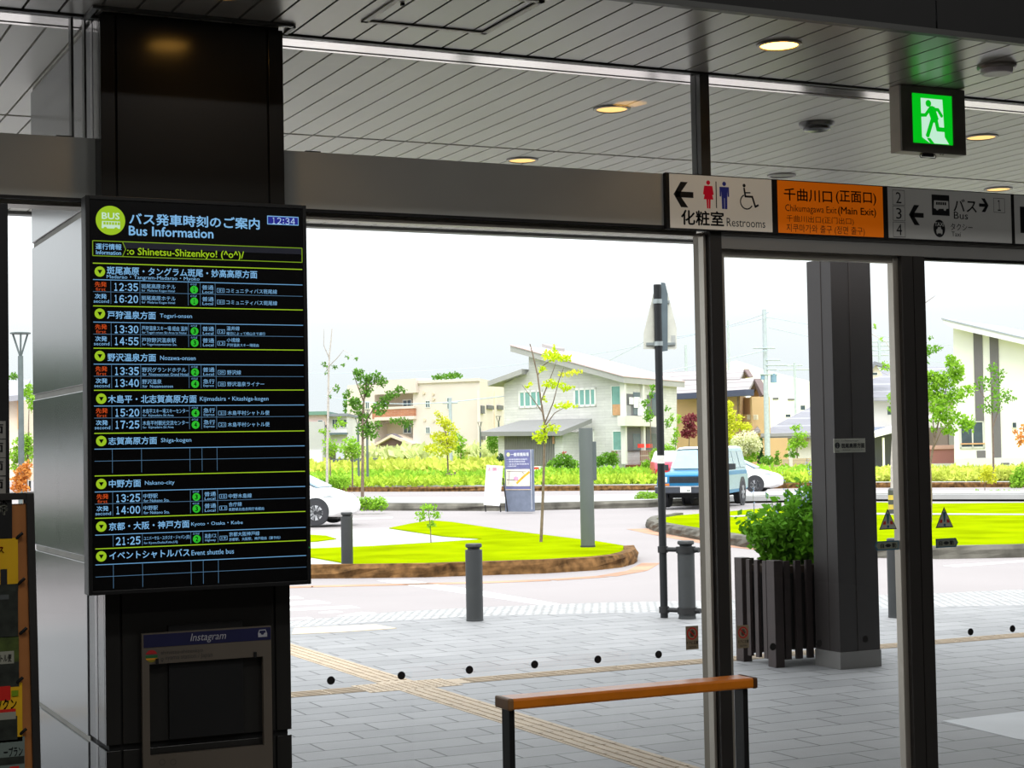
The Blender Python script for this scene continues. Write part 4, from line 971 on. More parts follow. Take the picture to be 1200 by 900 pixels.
tree('garden_tree', 'bushy green tree with a spreading crown before the cream apartment block', 'tree', D3, (424.6, 580), [(425, 540), (425, 490), (427, 462), (431, 440)], .13,
     c2((310, 200, 40, 35), (290, 175, 30, 15), (345, 270, 40, 60), (290, 380, 40, 55), (245, 300, 20, 20), (255, 355, 20, 30), (430, 235, 45, 30), (410, 200, 25, 15), (365, 220, 30, 30), (545, 285, 35, 18), (500, 310, 40, 24), (460, 345, 40, 26), (425, 395, 45, 42), (330, 510, 45, 48), (375, 545, 45, 28), (540, 462, 60, 16), (590, 490, 35, 16), (400, 490, 45, 20), (330, 440, 40, 30)), lf_dark,
     branches=(((425, 500), (440, 475), (456, 462), (470, 456)), ((426, 470), (418, 450), (412, 434)), ((427, 465), (436, 450), (445, 447)), ((425, 515), (450, 495), (475, 493)), ((425, 490), (415, 478))), dens=.62, leaf=.28, seed=5)
tree('staked_tree', 'yellow-green young tree tied to a wooden stake frame in the meadow', 'tree', 90, (525, 572), [(525, 550), (524, 520), (520, 494), (513, 484)], .10,
     c2((765, 425, 22, 22), (800, 470, 45, 30), (830, 500, 40, 35), (760, 560, 45, 35), (820, 570, 60, 45), (720, 630, 40, 30), (790, 630, 70, 40), (850, 600, 40, 40), (860, 520, 25, 18)), lf_yel, dens=.5, leaf=.3, seed=6)
tree('garden_tree', 'small bright green tree just right of the staked tree', 'tree', 112, (540, 556), [(540, 540), (540, 520)], .12, c2((895, 590, 40, 45), (900, 640, 35, 25), (905, 690, 30, 18), (870, 560, 25, 22)), lf_mid, dens=.45, leaf=.4, seed=7)
tree('bare_tree', 'tall thin pale tree, almost leafless, beside the white car', 'tree', 78, (383, 566), [(383.5, 530), (384.5, 480), (385, 440), (386, 415), (388, 398), (389, 385)], .12, c2((160, 150, 18, 12), (105, 140, 12, 16), (170, 275, 16, 22), (110, 185, 8, 8), (235, 90, 6, 6), (212, 135, 9, 7), (285, 103, 9, 5), (135, 320, 6, 8), (95, 130, 6, 10)), lf_dark,
     branches=(((385, 430), (390, 425), (396, 420), (404, 411), (416, 419)), ((385, 462), (391, 452), (396, 449)), ((386, 420), (380, 405), (381, 386)), ((385, 436), (379, 424))), dens=.42, leaf=.24, seed=8, bk=bark_pale)
tree('garden_tree', 'light green sapling behind the white car, left of the bushy tree', 'tree', 84, (387, 561), [(387, 545), (386, 520)], .09, c2((130, 600, 45, 30), (155, 630, 50, 30), (125, 650, 40, 20), (95, 530, 28, 16), (200, 480, 38, 14), (190, 460, 20, 20), (165, 495, 25, 10)), lf_mid, dens=.5, leaf=.3, seed=9)
tree('garden_tree', 'light green sapling right behind the trunk of the bushy tree', 'tree', 86, (413, 562), [(413, 545), (412, 522)], .09, c2((255, 600, 55, 40), (290, 640, 55, 35), (225, 640, 40, 30), (260, 675, 50, 20)), lf_mid, dens=.5, leaf=.3, seed=10)
tree('distant_tree', 'round green treetop showing over the cream apartment roof', 'tree', 220, (525, 540), [(525, 480)], .4, c2((830, 205, 90, 14), (860, 198, 50, 14), (760, 212, 30, 10)), lf_dark, dens=.8, leaf=.7, seed=11)
tree('distant_tree', 'narrow green treetop left of the cream apartment block', 'tree', 200, (405, 540), [(405, 490)], .3, [(405, 472, 3, 14)], lf_dark, dens=.8, leaf=.7, seed=12)
c3 = crop(570, 390, .2)
tree('climbing_tree', 'thin-leaved tree against the balcony corner of the grey house', 'tree', 101, (763, 556), [(763, 520), (762, 490), (764, 460)], .07, c3((930, 410, 25, 20), (950, 485, 32, 45), (975, 320, 16, 20), (965, 365, 12, 20), (1055, 445, 16, 14), (1060, 530, 16, 30)), lf_green, dens=.6, leaf=.3, seed=13)
tree('climbing_tree', 'slender leafy tree at the right end of the grey house', 'tree', 100, (791, 556), [(791, 530), (793, 500)], .06, c3((1110, 590, 18, 40), (1125, 510, 16, 24), (1085, 500, 12, 30), (1100, 640, 20, 20)), lf_mid, dens=.55, leaf=.3, seed=14)
c4 = crop(770, 420, .2)
tree('maple', 'dark red-purple maple between the grey house and the brown house', 'tree', 108, (807, 552), [(807, 530), (808, 510)], .12, c4((185, 370, 38, 40), (200, 425, 40, 45), (215, 350, 25, 30), (165, 440, 25, 30)), lf_red, dens=.7, leaf=.35, seed=15)
tree('shrub', 'yellow-green tall shrub before the brown house, right of the upright', 'shrub', 100, (856, 556), [(856, 530)], .08, c4((415, 280, 30, 30), (435, 265, 12, 10), (425, 330, 40, 35), (445, 390, 60, 40), (420, 460, 50, 45), (480, 345, 25, 12), (430, 500, 40, 30), (520, 400, 40, 25)), lf_yel, dens=.75, leaf=.3, seed=16)
tree('flowering_shrub', 'cream-white flowering shrub above the white car', 'shrub', 96, (876, 557), [(876, 540)], .08, c4((530, 470, 70, 45), (560, 510, 50, 50), (500, 530, 50, 45), (470, 490, 40, 40)), lf_white, dens=.8, leaf=.28, seed=17, extra=((c4((540, 590, 50, 18), (560, 560, 40, 20)), lf_mid),))
tree('conifer', 'small dark conifer beside the pale utility pole', 'tree', 102, (891, 552), [(891, 530)], .07, c4((603, 590, 26, 26), (603, 550, 22, 35), (604, 500, 14, 40)), lf_conif, dens=.9, leaf=.3, seed=18)
tree('garden_tree', 'pruned green tree before the low grey-roofed house', 'tree', 101, (935, 555), [(934, 530), (934, 510)], .09, c4((815, 405, 35, 20), (835, 450, 50, 22), (810, 490, 45, 25), (790, 525, 35, 20), (850, 500, 35, 25)), lf_mid, dens=.6, leaf=.32, seed=19, extra=((c4((790, 565, 45, 16), (760, 572, 20, 10)), lf_dark),))
tree('hedge', 'low green garden hedge behind the tan block wall', 'hedge', 98, (905, 549), None, 0, c4((680, 605, 60, 22), (640, 600, 35, 28), (700, 570, 12, 28)), lf_green, dens=.8, leaf=.28, seed=20)
c5 = crop(1005, 360, .26678)
dR = gdep(1091, 612, LZ)
tree('leafy_tree', 'full bright green tree on the lawn right of the second upright', 'tree', dR, (1090.5, 612), [(1091, 580), (1090, 545), (1095, 515), (1102, 485), (1110, 450)], .06,
     c5((410, 235, 25, 30), (425, 265, 40, 40), (345, 330, 50, 50), (320, 300, 25, 20), (400, 320, 50, 40), (440, 300, 30, 30), (350, 400, 60, 35), (430, 390, 45, 40), (490, 365, 34, 20), (370, 450, 60, 35), (330, 540, 14, 12), (420, 490, 60, 30), (490, 500, 34, 20), (480, 525, 36, 22), (350, 490, 45, 20), (400, 540, 40, 20), (325, 350, 30, 70)), lf_mid,
     branches=(((1092, 530), (1100, 505), (1112, 492)), ((1094, 515), (1095, 480), (1098, 450))), dens=.6, leaf=.17, seed=21, z0=LZ)
tree('bare_tree', 'thin pale tree with sparse leaves between outer pillar and second upright', 'tree', 58, (1045, 580), [(1045, 540), (1047, 500), (1048, 460), (1048, 425), (1044, 412)], .08, c5((152, 400, 20, 30), (150, 450, 18, 16), (120, 250, 18, 14), (105, 142, 8, 8), (75, 85, 8, 6), (125, 270, 30, 8), (160, 380, 10, 12), (165, 470, 10, 12)), lf_mid,
     branches=(((1048, 415), (1040, 400), (1025, 390), (1015, 384)), ((1048, 430), (1040, 440), (1030, 437)), ((1047, 455), (1043, 440))), dens=.4, leaf=.2, seed=22, bk=bark_pale)
tree('garden_tree', 'slender tree before the striped wall of the white modern house', 'tree', 72, (1164.5, 566), [(1164, 530), (1163, 490), (1163, 450)], .09, c5((595, 265, 24, 22), (555, 320, 36, 20), (620, 300, 30, 30), (590, 350, 40, 25), (600, 410, 45, 30), (640, 380, 40, 20), (670, 400, 28, 18), (560, 440, 25, 20), (600, 450, 40, 16), (530, 345, 20, 10)), lf_green,
     branches=(((1164, 500), (1175, 470), (1184, 460)), ((1163, 480), (1152, 460), (1148, 445))), dens=.28, leaf=.26, seed=23)
tree('shrub', 'small yellow-green bush on a hedge bed before the white modern house', 'shrub', 64, (1154, 575), [(1154, 565)], .03, c5((575, 720, 35, 22), (560, 745, 30, 20), (590, 755, 25, 22)), lf_yel, dens=.6, leaf=.2, seed=24)
tree('leafy_tree', 'tree at the right edge showing a few orange leaves', 'tree', 44, (1215, 600), [(1214, 560), (1210, 510)], .05, c5((718, 580, 22, 30), (690, 545, 10, 10), (735, 530, 20, 20)), lf_org, dens=.5, leaf=.16, seed=25)
tree('tall_tree', 'tall tree behind the second upright, showing two sprigs at its right side', 'tree', 40, (1071, 620), [(1071, 540), (1070, 440), (1072, 360)], .06, c5((325, 185, 35, 16), (300, 200, 20, 20), (355, 180, 16, 10), (320, 135, 10, 5), (305, 320, 14, 14), (300, 240, 8, 8)), lf_green, branches=(((1072, 370), (1085, 355), (1100, 345)),), dens=.5, leaf=.14, seed=26)
def hedge(label, depth, x0, x1, y0, y1, lm, seed, n=1.0, name='hedge', leaf=.16, group=None):
    k = depth/FPX; xc = (x0+x1)/2; yc = (y0+y1)/2; bl = []
    cnt = max(2, int((x1-x0)/((y1-y0)*.8)))
    for i in range(cnt): bl.append((x0+(x1-x0)*(i+.5)/cnt, yc+(y1-y0)*.12, (x1-x0)/cnt*.8, (y1-y0)*.66))
    return tree(name, label, 'hedge' if name == 'hedge' else 'shrub', depth, (xc, y1), None, 0, bl, lm, group, dens=n, leaf=leaf, seed=seed)
hedge('low clipped hedge on the far kerb just right of the left white car', 54, 401, 452, 583, 595, lf_mid, 31, .9)
hedge('low hedge clump at the foot of the staked tree', 84, 513, 548, 570, 579, lf_mid, 32, .9)
hedge('low hedge on the far kerb left of the blue off-roader', 57, 748, 778, 576, 589, lf_mid, 33, .9)
hedge('low yellow-green hedge bed before the white modern house', 60, 1141, 1198, 575, 585, lf_mid, 34, .9)
hedge('dark green bush in the meadow before the info pillar', 88, 540, 600, 563, 577, lf_green, 35, .8, 'bush', .22)
hedge('green bush at the meadow edge left of the bare tree', 82, 376, 408, 558, 570, lf_mid, 36, .8, 'bush', .22)
c6 = crop(570, 390, .2)
def bush(label, depth, bl, lm, seed, extra=(), leaf=.25, dens=.8):
    xs = sum(b[0] for b in bl)/len(bl); y = max(b[1]+b[3] for b in bl)
    return tree('bush', label, 'shrub', depth, (xs, y), None, 0, bl, lm, None, dens=dens, leaf=leaf, seed=seed, extra=extra)
lf_flower = leafm('red flowers', 214, 60, 90)
bush('green rose bush with red blooms before the garage of the grey house', 100, c6((450, 745, 60, 40), (500, 770, 50, 30), (400, 770, 50, 30)), lf_green, 41, ((c6((455, 705, 10, 7), (390, 815, 12, 5)), lf_flower),))
bush('green bush right of the tall grey post before the grey house', 100, c6((700, 740, 45, 40), (745, 740, 32, 45), (660, 755, 30, 30)), lf_green, 42)
bush('yellow-green bush below the balcony of the grey house', 98, c6((1000, 720, 45, 45), (1060, 690, 50, 40), (940, 770, 40, 25)), lf_mid, 43)
bush('round dark green shrub at the left end of the grey house', 102, c6((85, 745, 22, 40)), lf_conif, 44)
bush('leafy green bush left of the grey house, beyond the lamp post', 118, c6((40, 650, 40, 60), (30, 600, 30, 25)), lf_green, 45)
bush('wild green bush at the right edge by the white modern house', 70, c5((715, 740, 30, 50), (700, 765, 40, 30)), lf_mid, 46)
# left gap between sign stand and pillar
c7 = crop(0, 370, .2555)
tree('maple', 'orange-leaved maple seen in the gap left of the pillar', 'tree', 40, (27, 592), [(27, 575)], .04, c7((105, 720, 38, 40), (90, 760, 35, 35), (125, 690, 25, 20), (75, 790, 25, 20), (110, 790, 30, 15)), lf_org, dens=.75, leaf=.16, seed=51)
tree('leafy_tree', 'bright green tree behind the lamp post in the gap left of the pillar', 'tree', 58, (30, 580), [(33, 520), (34, 480)], .07, c7((130, 350, 30, 40), (145, 400, 20, 40), (100, 580, 40, 30), (75, 640, 35, 40), (130, 580, 30, 40), (130, 640, 30, 40), (65, 690, 20, 20)), lf_mid, dens=.7, leaf=.22, seed=52)
tree('distant_tree', 'dark treetop above the roof in the gap left of the pillar', 'tree', 150, (18, 520), [(18, 460)], .2, c7((65, 280, 25, 14)), lf_dark, dens=.8, leaf=.5, seed=53)
hedge('low green hedge in the gap left of the pillar', 45, 30, 40, 594, 618, lf_mid, 54, .8)
tree('leafy_plant', 'leafy plant right outside the glass beside the leaflet board', 'plant', 11.2, (36, 800), [(36, 720), (37, 690)], .012, [(38, 672, 6, 10), (37, 690, 7, 10), (35, 712, 6, 10), (44, 680, 8, 10), (36, 735, 5, 8), (46, 700, 6, 9)], lf_dark, dens=.7, leaf=.06, seed=55)
# meadow weeds: nobody could count them
def weeds(name, label, pts, n, h, mm, seed, wd=.05):
    rnd = random.Random(seed); m = MB()
    for _ in range(n):
        i = rnd.random(); j = rnd.random(); (xa, ya), (xb, yb), (xc, yc), (xd, yd) = pts
        x = (xa+(xb-xa)*i)*(1-j)+(xd+(xc-xd)*i)*j; y = (ya+(yb-ya)*i)*(1-j)+(yd+(yc-yd)*i)*j
        p = G(x, y, .19); hh = h*rnd.uniform(.35, 1.1); w = wd*rnd.uniform(.7, 2.2); a = rnd.uniform(0, math.pi)
        if rnd.random() < .55: leaves(m, p+Vector((0, 0, hh*.45)), (h*.5, h*.5, hh*.5), 3, h*.5, rnd); continue
        s = Vector((math.cos(a), math.sin(a), 0))*w
        tip = p+Vector((rnd.gauss(0, .5)*hh, rnd.gauss(0, .5)*hh, hh)); mid = p.lerp(tip, .55)
        m.add([p-s*.5, p+s*.5, mid+s, tip, mid-s], [(0, 1, 2, 3, 4)])
    o = m.build(name, mm); tag(o, label, 'grass', None, 'stuff'); return o
weeds('wild_grass', 'low yellow-green wild grass strip along the meadow kerb', [(330, 570.5), (960, 565.5), (960, 560), (330, 562)], 13000, .5, leafm('yellow grass', 174, 200, 66, .3), 61, .06)
weeds('wild_grass', 'scattered taller green weeds in the meadow strip before the grey house', [(330, 569), (960, 564), (960, 559), (330, 562)], 3500, .7, lf_mid, 66, .06)
weeds('wild_grass', 'tall wild grass before the grey house and the brown house', [(590, 562.5), (900, 560), (900, 557), (590, 558)], 7000, .5, lf_mid, 65, .08)
weeds('wild_grass', 'tall pale wild grass before the cream apartments', [(330, 562), (600, 562), (590, 553.5), (380, 554)], 11000, 1.1, lf_grass, 62, .08)
weeds('wild_grass', 'pale tall reeds at the foot of the cream apartment block', [(430, 555), (590, 555), (590, 552), (430, 552)], 5000, 2.0, lf_grass2, 63, .16)
weeds('wild_grass', 'sparse wild grass before the white modern house on the right', [(890, 564), (1260, 562), (1260, 555), (890, 556.5)], 10000, .5, lf_grass, 64, .07)

# greenery along the forecourt to the left, mirrored in the steel cladding
rnd = random.Random(80); m = MB()
for i in range(30): leaves(m, (-12+i*.44, 28+rnd.uniform(-.5, .5), .6), (.6, .5, .5), 150, .22, rnd)
for i in range(22): leaves(m, (-15+i*.6, 60+rnd.uniform(-2, 2), 3.9+rnd.uniform(-.6, .6)), (1.2, 1.0, 1.5), 160, .5, rnd)
for i in range(22): m.tube([(-15+i*.6, 60, -.05), (-15+i*.6, 60, 4)], .06, 6)
tag(m.build('hedgerow', leafm('far hedge', 88, 104, 84, .2)), 'green hedgerow along the forecourt, blurred in the steel cladding left of the pillar', 'hedgerow', None, 'stuff')

# ================================================================== STREET FURNITURE
boll_m = mat('bollard grey', L(54, 56, 57)[:3], .5, .2, .08, 6)
def make_bollard(loc, label, r=.095, h=.86):
    t = thing('bollard', label, 'bollard', loc, 0, 'dark grey steel bollards')
    MB().lathe([(r*1.02, 0), (r*1.02, .02), (r, .022), (r, h-.07), (r*.97, h-.068)], (0, 0, 0), 28).build('post', boll_m, t, 40, local=True)
    MB().lathe([(r*.72, h-.07), (r*.72, h-.05), (r*.98, h-.035), (r*.98, h-.012), (r*.9, h)], (0, 0, 0), 28).build('cap', mat('bollard cap', L(44, 46, 47)[:3], .5, .2), t, 40, local=True)
    return t
def gp(x, y, z=0): p = G(x, y, z); return (p.x, p.y, z)
b0 = make_bollard(gp(556.5, 727.5), 'dark bollard standing alone at the pavement edge, middle of the big window')
dup(b0, gp(805.5, 725), 0, 'dark bollard clamped to the black sign pole'); dup(b0, gp(1051.5, 723.5), 0, 'dark bollard behind the second upright, right of the outer pillar')
p = G(407, 663.5, LZ-.02); dup(b0, (p.x, p.y, LZ-.02), 0, 'dark bollard farther off on the grass island, left')
# sign pole with the back of a triangular sign
pp = G(778.5, 724); t = thing('traffic_sign', 'black pole with the grey back of a triangular traffic sign, clamped to a bollard', 'traffic sign', (pp.x, pp.y, 0))
dpt = depth_of(pp); top = at(770.5, 332, dpt)
MB().tube([(pp.x, pp.y, 0), (pp.x, pp.y, top.z)], .043, 16).build('pole', mat('black pole', L(24, 26, 28)[:3], .45, .2), t, 40)
band_z = at(774, 539, dpt).z
MB().tube([(pp.x, pp.y, band_z-.04), (pp.x, pp.y, band_z+.05)], .0445, 16).build('white_band', mat('white tape', L(214, 212, 206)[:3], .5), t, 40)
Pt = Plane((pp.x+FW0.x*.05, pp.y+FW0.y*.05), (RT0.x*.97+FW0.x*.24, RT0.y*.97+FW0.y*.24))
m = MB(); m.wp(Pt, [(754, 409), (754.4, 390), (766.5, 341), (777, 331.5), (780, 333), (792.8, 384), (793, 408), (791, 409.5)], -.003, .0); m.build('plate', mat('pale sign back', L(206, 206, 194)[:3], .5, .1), t)
zs = [at(772, y, dpt).z for y in (352, 402)]
m = MB(); ua = Pt.uv(757, 400)[0]; ub = Pt.uv(791, 400)[0]; 
m.wall(Pt, [(ua, zs[1]-.015), (ub, zs[1]-.015), (ub, zs[1]+.015), (ua, zs[1]+.015)], .0, .02); uc = Pt.uv(766, 352)[0]; ud = Pt.uv(784, 352)[0]
m.wall(Pt, [(uc, zs[0]-.015), (ud, zs[0]-.015), (ud, zs[0]+.015), (uc, zs[0]+.015)], .0, .02); m.build('cross_bar', mat('zinc bar', L(160, 168, 168)[:3], .4, .6), t)
m = MB(); m.wp(Pt, [(775, 331), (779.5, 331.5), (782.5, 345), (782.5, 411), (775, 412)], .02, .035); m.build('folded_plate', mat('dark sign back', L(96, 108, 114)[:3], .5, .2), t)
m = MB(); m.wp(Pt, [(786.5, 393), (791.5, 393), (791.5, 402), (786.5, 402)], .001, .003); m.build('maker_label', mat('label grey', L(170, 172, 168)[:3], .5), t)
m = MB()
for z in zs: m.tube([(pp.x, pp.y, z-.025), (pp.x, pp.y, z+.025)], .052, 16)
m.build('pole_clamp', mat('zinc bar', (1, 1, 1)), t, 40)
q2 = gp(805.5, 725); dv = (Vector((q2[0], q2[1], 0))-Vector((pp.x, pp.y, 0))); 
for z in (.09, .76):
    m = MB(); m.tube([(pp.x, pp.y, z-.035), (pp.x, pp.y, z+.035)], .058, 16); m.tube([(pp.x, pp.y, z), (q2[0]-dv.x*.33, q2[1]-dv.y*.33, z)], .026, 10)
    e = Vector((q2[0], q2[1], z)); m.lathe([(.101, -.035), (.108, -.035), (.108, .035), (.101, .035)], e, 24)
    m.tube([e+dv.normalized()*.10, e+dv.normalized()*.16], .03, 10); m.build('bracket', black_metal, t, 40)
# tall grey post on the island
pb = G(689, 641, LZ); d = depth_of(pb); zt = at(687.5, 501.5, d).z
t = thing('grey_post', 'tall plain round grey post on the grass island', 'post', (pb.x, pb.y, LZ))
r = 16.5/FPX*d/2
MB().lathe([(r, 0), (r, zt-LZ-.01), (r*.98, zt-LZ)], (0, 0, 0), 32).build('post', mat('post grey', L(88, 94, 93)[:3], .5, .25, .05, 2), t, 40, local=True)
v = RT0*r*.9+FW0*.02
MB().box((v.x-.05, v.y-.06, zt-LZ-.95), (v.x+.05, v.y+.06, zt-LZ-.25)).build('side_box', mat('post box', L(84, 92, 94)[:3], .5, .2), t, local=True)
MB().lathe([(r*1.06, 0), (r*1.06, .03)], (0, 0, 0), 32).build('base_ring', boll_m, t, 40, local=True)
# info pillar and A-board on the far kerb walk
Pn = plane_px(592, 52.5, 623, 52.0)
pA = Pn.uv(592, 597); pBx = Pn.uv(623.5, 597)
t = thing('information_pillar', 'slate blue information pillar with a small map on the far kerb', 'information board', tuple(Pn.pt((pA[0]+pBx[0])/2, .0, -.1)))
z1 = Pn.uv(600, 527)[1]; slate = mat('slate blue', L(98, 100, 142)[:3], .5); slate2 = mat('slate grey', L(106, 114, 132)[:3], .5)
MB().wall(Pn, [(pA[0], 0), (pBx[0], 0), (pBx[0], z1), (pA[0], z1)], -.18, 0).build('body', slate2, t, bevel=.01)
MB().wrect(Pn, 592.5, 527.5, 621.8, 573.5, .0, .008).build('panel', slate, t)
MB().wrect(Pn, 621.8, 527, 623.5, 597, .0, .01).build('edge_strip', mat('pale edge', L(196, 196, 204)[:3], .5), t)
MB().wrect(Pn, 593, 550, 621.3, 569.5, .008, .012).build('map', mat('map cream', L(224, 218, 196)[:3], .6), t)
m = MB(); f = lambda x, y: Pn.uv(550+x/9, 520+y/9)
m.wstroke(Pn, [f(505, 415), f(560, 360), f(632, 300)], .07, .0135); m.build('map_road', mat('map orange', L(232, 160, 40)[:3], .6), t)
m = MB(); m.wstroke(Pn, [f(400, 290), f(600, 296)], .02, .0133); m.wstroke(Pn, [f(425, 290), f(415, 430)], .02, .0133); m.wstroke(Pn, [f(400, 380), f(530, 386)], .03, .0133); m.wstroke(Pn, [f(560, 300), f(590, 330)], .02, .0133); m.build('map_lines', mat('map grey', L(120, 110, 120)[:3], .6), t)
m = MB(); c = f(495, 365); m.wdisc(Pn, c[0], c[1], .09, .012, .0138, 16, .06); m.build('map_spot', mat('map pink', L(222, 150, 180)[:3], .6), t)
m = MB(); c = f(412, 114); m.wdisc(Pn, c[0], c[1], .06, .009, .012, 20); m.build('round_mark', mat('mark green', L(206, 224, 150)[:3], .6), t)
m = MB()
def ptext(xl, yt, xr, yb, s, bold=.01):
    a, z1_ = f(xl, yt); b, z0_ = f(xr, yb); m.text(Pn, s, a, z0_, b, z1_, .0125, bold)
ptext(440, 96, 628, 130, '一般車乗降場', .03); 
for yy, xe in ((158, 612), (182, 592), (208, 630), (230, 498)):
    ptext(396, yy, xe, yy+13, '一般車用乗降場案内図'[:4+int((xe-396)/40)], .0)
m.build('lettering', mat('sign pale lettering', L(226, 228, 236)[:3], .6), t)
m = MB(); a = f(382, 480); b = f(655, 487); m.wall(Pn, [(a[0], b[1]), (b[0], b[1]), (b[0], a[1]), (a[0], a[1])], .008, .012); m.build('divider', mat('divider tan', L(196, 176, 150)[:3], .6), t)
Pq = plane_px(567, 52.8, 590, 52.2)
t = thing('notice_board', 'leaning white notice board with a pink heading beside the slate information pillar', 'notice board', tuple(Pq.pt(Pq.uv(578, 592)[0], .0, -.2)))
wb = mat('notice white', L(236, 238, 238)[:3], .5, 0, .03)
cn = [Pq.uv(567.5, 591.5), Pq.uv(585.8, 593), Pq.uv(589.6, 546), Pq.uv(570.8, 545)]
MB().wall(Pq, cn, 0, .03).build('board', wb, t)
m = MB(); g = lambda x, y: Pq.uv(550+x/9, 520+y/9)
def nt_(xl, yt, xr, yb, s, b=.02):
    a, z1_ = g(xl, yt); b_, z0_ = g(xr, yb); m.text(Pq, s, a, z0_, b_, z1_, .0325, b)
nt_(205, 250, 345, 288, 'お願い', .02); m.build('heading', mat('notice pink', L(232, 170, 190)[:3], .6), t)
m = MB()
for i, ch in enumerate('駐車はご遠慮'): nt_(275-i*3, 318+i*48, 312-i*3, 352+i*48, ch, .0)
for i, ch in enumerate('ください'): nt_(218-i*3, 380+i*58, 250-i*3, 415+i*58, ch, .0)
m.build('lettering', mat('notice pale blue', L(196, 214, 228)[:3], .6), t)
m = MB(); a, b = Pq.uv(588, 560), Pq.uv(591, 596); m.tube([Pq.pt(a[0], a[1], -.05), Pq.pt(b[0]-.06, .0, -.2)], .02, 6); a = Pq.uv(568.5, 592); m.tube([Pq.pt(a[0], a[1], 0), Pq.pt(a[0], 0, -.02)], .02, 6); a = Pq.uv(586, 592); m.tube([Pq.pt(a[0], a[1], 0), Pq.pt(a[0], 0, -.02)], .02, 6); m.build('support_leg', black_metal, t)
# striped marker posts
def striped(x, y, label, top=574.5):
    p = G(x, y, LZ); dd = depth_of(p); h = at(x, top, dd).z-LZ; r = 4.3/FPX*dd
    t = thing('marker_post', label, 'post', (p.x, p.y, LZ), 0, 'striped marker posts')
    ye = mat('marker yellow', L(190, 166, 70)[:3], .5); dk = mat('marker black', L(64, 66, 66)[:3], .5)
    k = 5
    for i in range(k):
        MB().lathe([(r, h*i/k), (r, h*(i+1)/k)], (0, 0, 0), 20).build('yellow_stripe' if i % 2 else 'black_stripe', ye if i % 2 else dk, t, 40, local=True)
    MB().lathe([(r, h), (r*.7, h+.05)], (0, 0, 0), 20).build('cap', dk, t, 40, local=True)
striped(1045.6, 602.5, 'black and yellow striped post on the right lawn, left of a twin'); striped(1056.5, 603.5, 'black and yellow striped post half hidden by the second upright')
# lamp posts
def lamp(x, ybase, ytop, label, wtop, dep, z0=0.0, tw=None):
    b = at(x, ybase, dep); k = dep/FPX; zt = at(x, ytop, dep).z
    t = thing('street_lamp', label, 'street lamp', (b.x, b.y, z0), 0, 'park street lamps')
    lm = mat('lamp grey', L(98, 108, 108)[:3], .5, .3); R = wtop*k/2; h = zt-z0; zc = h-R*2.3
    MB().lathe([((tw or .07), 0), ((tw or .07)*.8, zc)], (0, 0, 0), 14).build('pole', lm, t, 40, local=True)
    MB().lathe([(R*.92, h-R*.16), (R, h-R*.12), (R, h-R*.03), (R*.9, h)], (0, 0, 0), 24).build('lamp_disc', lm, t, 40, local=True)
    for a in range(3):
        an = a*2.094+.4; MB().tube([(0, 0, zc-.05), (R*.8*math.cos(an), R*.8*math.sin(an), h-R*.15)], (tw or .07)*.3, 6).build('strut', lm, t, local=True)
lamp(25.3, 590, 389, 'grey street lamp with a disc head in the gap left of the pillar', 24, 44, 0, .085)
lamp(35, 570, 479, 'small far street lamp deep in the gap left of the pillar', 6.5, 100)
lamp(431, 563, 480, 'street lamp behind the bushy tree before the cream apartments', 9, 88)
lamp(420.5, 562, 489, 'street lamp just left of the bushy tree trunk', 8, 92)
lamp(563.5, 553, 494.5, 'street lamp at the right end of the cream apartments', 6.5, 125)
lamp(585.5, 556, 487.5, 'street lamp at the left corner of the grey house', 7, 116)
# stake frame of the young tree
Ps = plane_px(521, 89.6, 534, 89.6)
t = thing('stake_frame', 'brown wooden stake frame tied around the yellow-green young tree', 'tree stake', tuple(Ps.pt(Ps.uv(527, 565)[0], .2, 0)))
wd = mat('stake wood', L(110, 96, 86)[:3], .8)
for x in (522.2, 527, 533.2):
    a = Ps.uv(x, 553)
    MB().tube([Ps.pt(a[0], .2, 0), Ps.pt(a[0], a[1], 0)], .05, 8).build('stake', wd, t)
a = Ps.uv(519.5, 555.8); b = Ps.uv(534, 556.5); MB().tube([Ps.pt(a[0], a[1], .06), Ps.pt(b[0], b[1], .06)], .045, 8).build('cross_bar', wd, t)
# planter beside the outer pillar
dk_wood = mat('dark stained slats', L(52, 42, 41)[:3], .6, 0, .18, 7)
outer_m = mat('outer pillar cladding', L(38, 33, 32)[:3], .5, 0, .07, 5)
def planter(x0, y0, wdt, dep, h, label):
    t = thing('planter', label, 'planter', (x0+wdt/2, y0+dep/2, 0))
    for px in (x0, x0+wdt-.09):
        for py in (y0, y0+dep-.12): MB().box((px, py, 0), (px+.09, py+.12, h)).build('corner_post', dk_wood, t, bevel=.004)
    n = 4
    for side in range(2):
        xx = x0+.02 if side == 0 else x0+wdt-.05
        k = int((dep-.24)/.10)
        for i in range(k):
            y = y0+.12+(dep-.24)*(i+.5)/k; MB().box((xx, y-.027, .06), (xx+.03, y+.027, h-.01)).build('slat', dk_wood, t)
        yy = y0+.02 if side == 0 else y0+dep-.05; k = int((wdt-.18)/.105)
        for i in range(k):
            x = x0+.09+(wdt-.18)*(i+.5)/k; MB().box((x-.03, yy, .06), (x+.03, yy+.03, h-.01)).build('slat', dk_wood, t)
    m = MB(); m.box((x0+.07, y0+.07, .14), (x0+wdt-.07, y0+dep-.07, h-.12)); m.build('inner_box', mat('planter inside', L(24, 22, 20)[:3], .8), t)
    MB().box((x0+.08, y0+.08, h-.12), (x0+wdt-.08, y0+dep-.08, h-.06)).build('soil', mat('soil', L(60, 46, 36)[:3], .95), t)
    return t
pn = G(920, 782); pf_ = G(874, 775); hpl = at(915, 657, depth_of(pn)).z
px0 = pn.x-.09; planter(px0, pn.y, 1.10, .62, hpl, 'dark slatted wooden planter left of the outer pillar'); 
